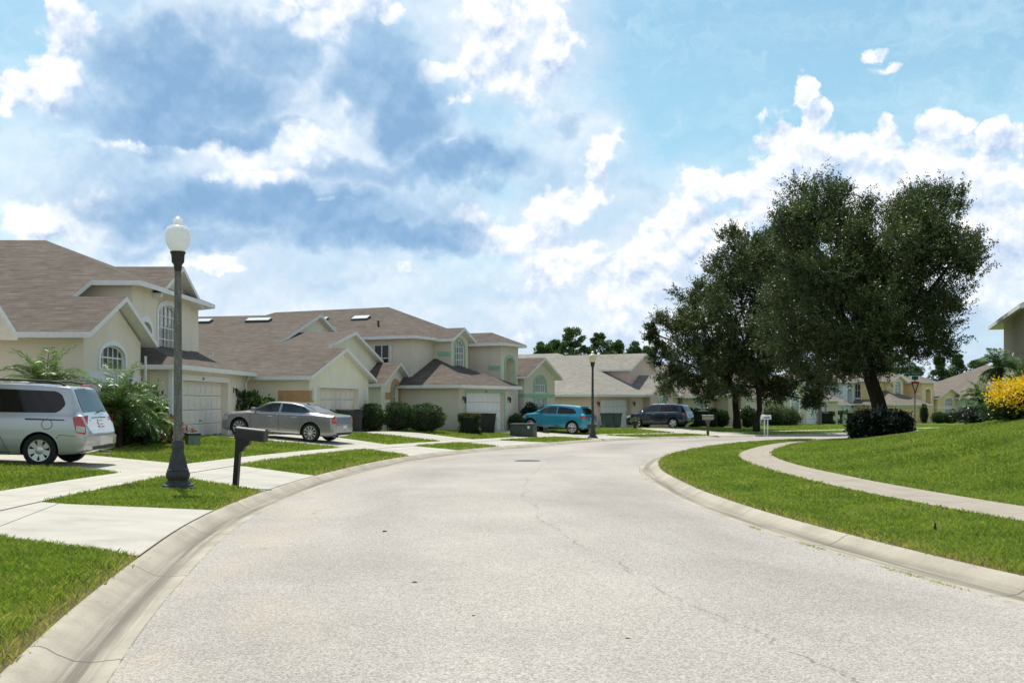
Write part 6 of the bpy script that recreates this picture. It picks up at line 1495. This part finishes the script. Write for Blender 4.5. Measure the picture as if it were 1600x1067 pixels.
bush('leafy_shrub', at(216, 31.4), 31.4, (1.5, 1.3, 1.7), 'dense dark shrub under the right palm beside the sage pedestal', 'shrub', ml=ML_HEDGE, n=4200, leaf=(.12, .055), seed=23, rag=.2)
bush('leafy_shrub', at(168, 29.6), 29.6, (2.0, 1.3, 1.4), 'dense dark shrub low behind the van bumper', 'shrub', ml=ML_HEDGE, n=4500, leaf=(.12, .05), seed=24, rag=.2)
# bushes near the oaks and the far houses
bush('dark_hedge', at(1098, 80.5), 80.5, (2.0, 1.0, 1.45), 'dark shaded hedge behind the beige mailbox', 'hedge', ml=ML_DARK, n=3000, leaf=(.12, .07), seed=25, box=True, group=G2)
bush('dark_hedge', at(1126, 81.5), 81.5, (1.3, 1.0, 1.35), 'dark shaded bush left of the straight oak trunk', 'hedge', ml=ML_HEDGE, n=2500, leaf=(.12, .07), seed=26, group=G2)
bush('leafy_shrub', at(1168, 79.0), 79.0, (1.2, 1.0, 1.55), 'shrub with bright rim between the two slim oak trunks', 'shrub', n=2500, leaf=(.12, .07), seed=27, rag=.15)
bush('leafy_shrub', at(1209, 88.0), 88.0, (1.7, 1.2, 1.5), 'upright shrub behind the white mailbox', 'shrub', n=2200, leaf=(.14, .07), seed=28, rag=.2)
bush('leafy_shrub', at(1230, 89.0), 89.0, (2.3, 1.4, 1.45), 'spreading variegated shrub in front of the white garage', 'shrub', ml=ML_VARI, n=3200, leaf=(.16, .07), seed=29, rag=.25)
bush('square_hedge', at(1259, 104.0), 104.0, (1.15, 1.0, 1.2), 'leftmost small square hedge at the white house', 'hedge', n=2200, leaf=(.10, .06), seed=30, box=True, group=G2)
bush('square_hedge', at(1290, 104.0), 104.0, (1.6, 1.0, 1.25), 'square hedge right of the tall grey post', 'hedge', n=2600, leaf=(.10, .06), seed=31, box=True, group=G2)
bush('square_hedge', at(1330, 107.0), 107.0, (2.6, 1.2, 1.35), 'long low hedge under the sky blue window', 'hedge', n=3600, leaf=(.10, .06), seed=32, box=True, group=G2)
bush('round_bush', at(1468, 112.5), 112.5, (1.7, 1.3, 1.25), 'left dark round bush at the mustard house', 'bush', n=2600, leaf=(.10, .06), seed=33, group=G2)
bush('round_bush', at(1484, 112.5), 112.5, (1.5, 1.3, 1.1), 'lighter round bush at the mustard house, right of the dark one', 'bush', n=2400, leaf=(.10, .06), seed=34, group=G2)
bush('tall_shrub', at(1444, 113.2), 113.2, (.8, .8, 2.1), 'narrow dark shrub in the mustard house entry', 'shrub', ml=ML_DARK, n=2000, leaf=(.10, .06), seed=35)
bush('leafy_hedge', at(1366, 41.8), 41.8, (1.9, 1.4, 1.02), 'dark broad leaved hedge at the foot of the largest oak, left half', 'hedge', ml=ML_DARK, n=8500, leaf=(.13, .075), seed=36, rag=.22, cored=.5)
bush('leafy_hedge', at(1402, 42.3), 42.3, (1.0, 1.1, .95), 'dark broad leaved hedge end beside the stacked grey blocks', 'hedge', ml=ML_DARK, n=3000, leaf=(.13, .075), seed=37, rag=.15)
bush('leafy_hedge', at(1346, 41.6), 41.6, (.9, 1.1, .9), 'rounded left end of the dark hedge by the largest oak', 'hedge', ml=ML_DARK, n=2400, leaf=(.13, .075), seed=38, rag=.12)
def stacked_blocks():
    X, Y = at(1415, 43.0), 43.0; r = empty('stone_planter', (X, Y, tz(X, Y)), .4, 'low stack of grey stone blocks at the right end of the oak hedge', 'planter')
    m = flat('grey_stone', (.12, .12, .12), .9, vary=.25, scale=4, bumpy=.01)
    for q in range(3): MB().box(-.2 + .02 * q, .2 - .01 * q, -.2, .2 - .02 * q, .22 * q - (.1 if q == 0 else 0), .22 * q + .20).build('block', m, r, bevel=.03)
stacked_blocks()
# right-hand border: yellow blossom, dark shrubs, spiky palms by the grey house
bush('flowering_shrub', 13.35, 26.5, (1.75, 1.5, .85), 'large bush covered in golden yellow blossom at the right edge', 'shrub', ml=ML_YELLOW, n=3600, leaf=(.075, .055), seed=51, zoff=.16, rag=.22, cored=.6)
bush('leafy_shrub', 13.3, 26.6, (1.9, 1.3, .45), 'dark green foliage below the golden blossom', 'shrub', ml=ML_HEDGE, n=4200, leaf=(.09, .04), seed=52, rag=.18)
bush('leafy_shrub', 14.0, 30.2, (1.7, 1.4, .40), 'low purple grey shrub left of the golden bush', 'shrub', ml=ML_DARK, n=2600, leaf=(.09, .04), seed=53, rag=.14)
bush('leafy_shrub', 14.75, 29.0, (1.0, 1.1, 1.5), 'tall variegated shrub behind the golden bush at the frame edge', 'shrub', ml=ML_VARI, n=1400, leaf=(.17, .05), seed=54, core=False, rag=.3)

def palm(X, Y, hz, label, nf, flen, seed, name='palm', ml=ML_PALM, lw=.022, ll=.30, cat='palm', droop=1.0, trunk=.08):
    r_ = np.random.default_rng(seed); zb = tz(X, Y); root = empty(name, (X, Y, zb), 0, label, cat)
    b = MB(); b.tube([(0, 0, -.1), (.03, .02, hz * .5), (0, 0, hz)], [trunk * 1.2, trunk, trunk * 1.15], 10); b.build('trunk', M_BARK, root, smooth=True)
    PP, AA, TT, rib = [], [], [], MB()
    for i in range(nf):
        a = i * 2.39996 + r_.normal() * .15; el = R(r_.uniform(-15, 82)) ; L = flen * r_.uniform(.8, 1.1)
        d = np.array([math.cos(a) * math.cos(el), math.sin(a) * math.cos(el), math.sin(el)]); p = np.array([0, 0, hz]); pts = [p.copy()]; m_ = 14
        for q in range(m_):
            d = unit(d + np.array([0, 0, -.085 * droop * (.6 + q * .10)])); p = p + d * L / m_; pts.append(p.copy())
        pts = np.array(pts); rib.tube([tuple(x) for x in pts[::2]], [.012, .011, .010, .008, .007, .005, .004, .003][:len(pts[::2])], 4, cap=False)
        t_ = np.linspace(.12, 1, 44); idx = t_ * m_; i0 = np.clip(idx.astype(int), 0, m_ - 1); f = (idx - i0)[:, None]
        C = pts[i0] * (1 - f) + pts[i0 + 1] * f; T = unit(pts[i0 + 1] - pts[i0]); S = unit(np.cross(T, np.array([0, 0, 1.]))); N = np.cross(S, T)
        for sg in (1, -1):
            A = unit(T * .55 + S * sg * .9 + N * r_.normal(.18, .12, (44, 1)) + np.array([0, 0, -.15]))
            PP.append(C); AA.append(A * (.35 + 1.0 * np.sin(np.clip(t_, .08, .98) * np.pi * .9 + .2))[:, None]); TT.append(np.clip(r_.normal(.45 + r_.normal() * .12, .14, 44), 0, 1))
    rib.build('midribs', M_BARK if False else flat('frond_rib_green', (.10, .13, .04), .6), root)
    P, A, T = np.concatenate(PP), np.concatenate(AA), np.concatenate(TT); n = len(P)
    ln = np.linalg.norm(A, axis=1, keepdims=True) * ll; A = unit(A); S = unit(np.cross(A, np.array([0, 0, 1.]) + r_.normal(size=(n, 3)) * .5))
    V = np.stack([P - S * lw * .4, P + A * ln * .5 - S * lw * .5 + np.array([0, 0, .0]), P + A * ln + np.array([0, 0, -.03]), P + A * ln * .5 + S * lw * .5], 1).reshape(-1, 3)
    np_mesh('fronds', V, np.arange(n * 4).reshape(-1, 4), ml, root, cols=np.repeat(T, 4))
    return root
palm(at(72, 27.6), 27.6, 1.62, 'left feathery palm rising behind the van roof', 66, 1.4, 61, lw=.017)
palm(at(185, 28.8), 28.8, 1.15, 'right feathery palm spreading over the van tail', 62, 1.4, 62, lw=.017)
palm(at(224, 30.0), 30.0, .85, 'small feathery palm lowest beside the downspout', 36, 1.05, 63, lw=.017)
palm(at(1562, 36.0), 36.0, 1.95, 'grey green spiky palm in front of the grey house wall', 20, .85, 64, 'palm', m_leaf('silver_palm', [(.05, .09, .04), (.12, .18, .09), (.26, .33, .20)], .25, .4), .03, .26)
palm(at(1532, 35.0), 35.0, .95, 'small light green palm left of the golden bush', 20, .7, 65, 'palm', ML_LIGHT, .02, .2)
palm(at(1528, 33.0), 33.0, .35, 'low pale spiky plant above the purple grey shrub', 16, .6, 66, 'palm', m_leaf('silver_palm', [(.05, .09, .04), (.12, .18, .09), (.26, .33, .20)], .25, .4), .02, .2)
def urn():
    x, y = pixel_ground(992, 672.5, .28); r = empty('planter_urn', (x, y, tz(x, y)), 0, 'dark round urn with pale flowers at the nose of the navy suv', 'planter')
    MB().lathe([(.12, -.05), (.14, .04), (.07, .10), (.08, .14), (.20, .26), (.24, .38), (.22, .46), (.25, .50), (.20, .50)], 18).build('urn', flat('dark_clay', (.045, .030, .024), .8), r, smooth=True, angle=40)
    r_ = np.random.default_rng(77); P, d = blob_points(r_, 260, (0, 0, .56), (.30, .30, .17), .3); leaves('flowers', P, d + np.array([0, 0, .5]), .10, .05, ML_VARI, r, 77)
urn()
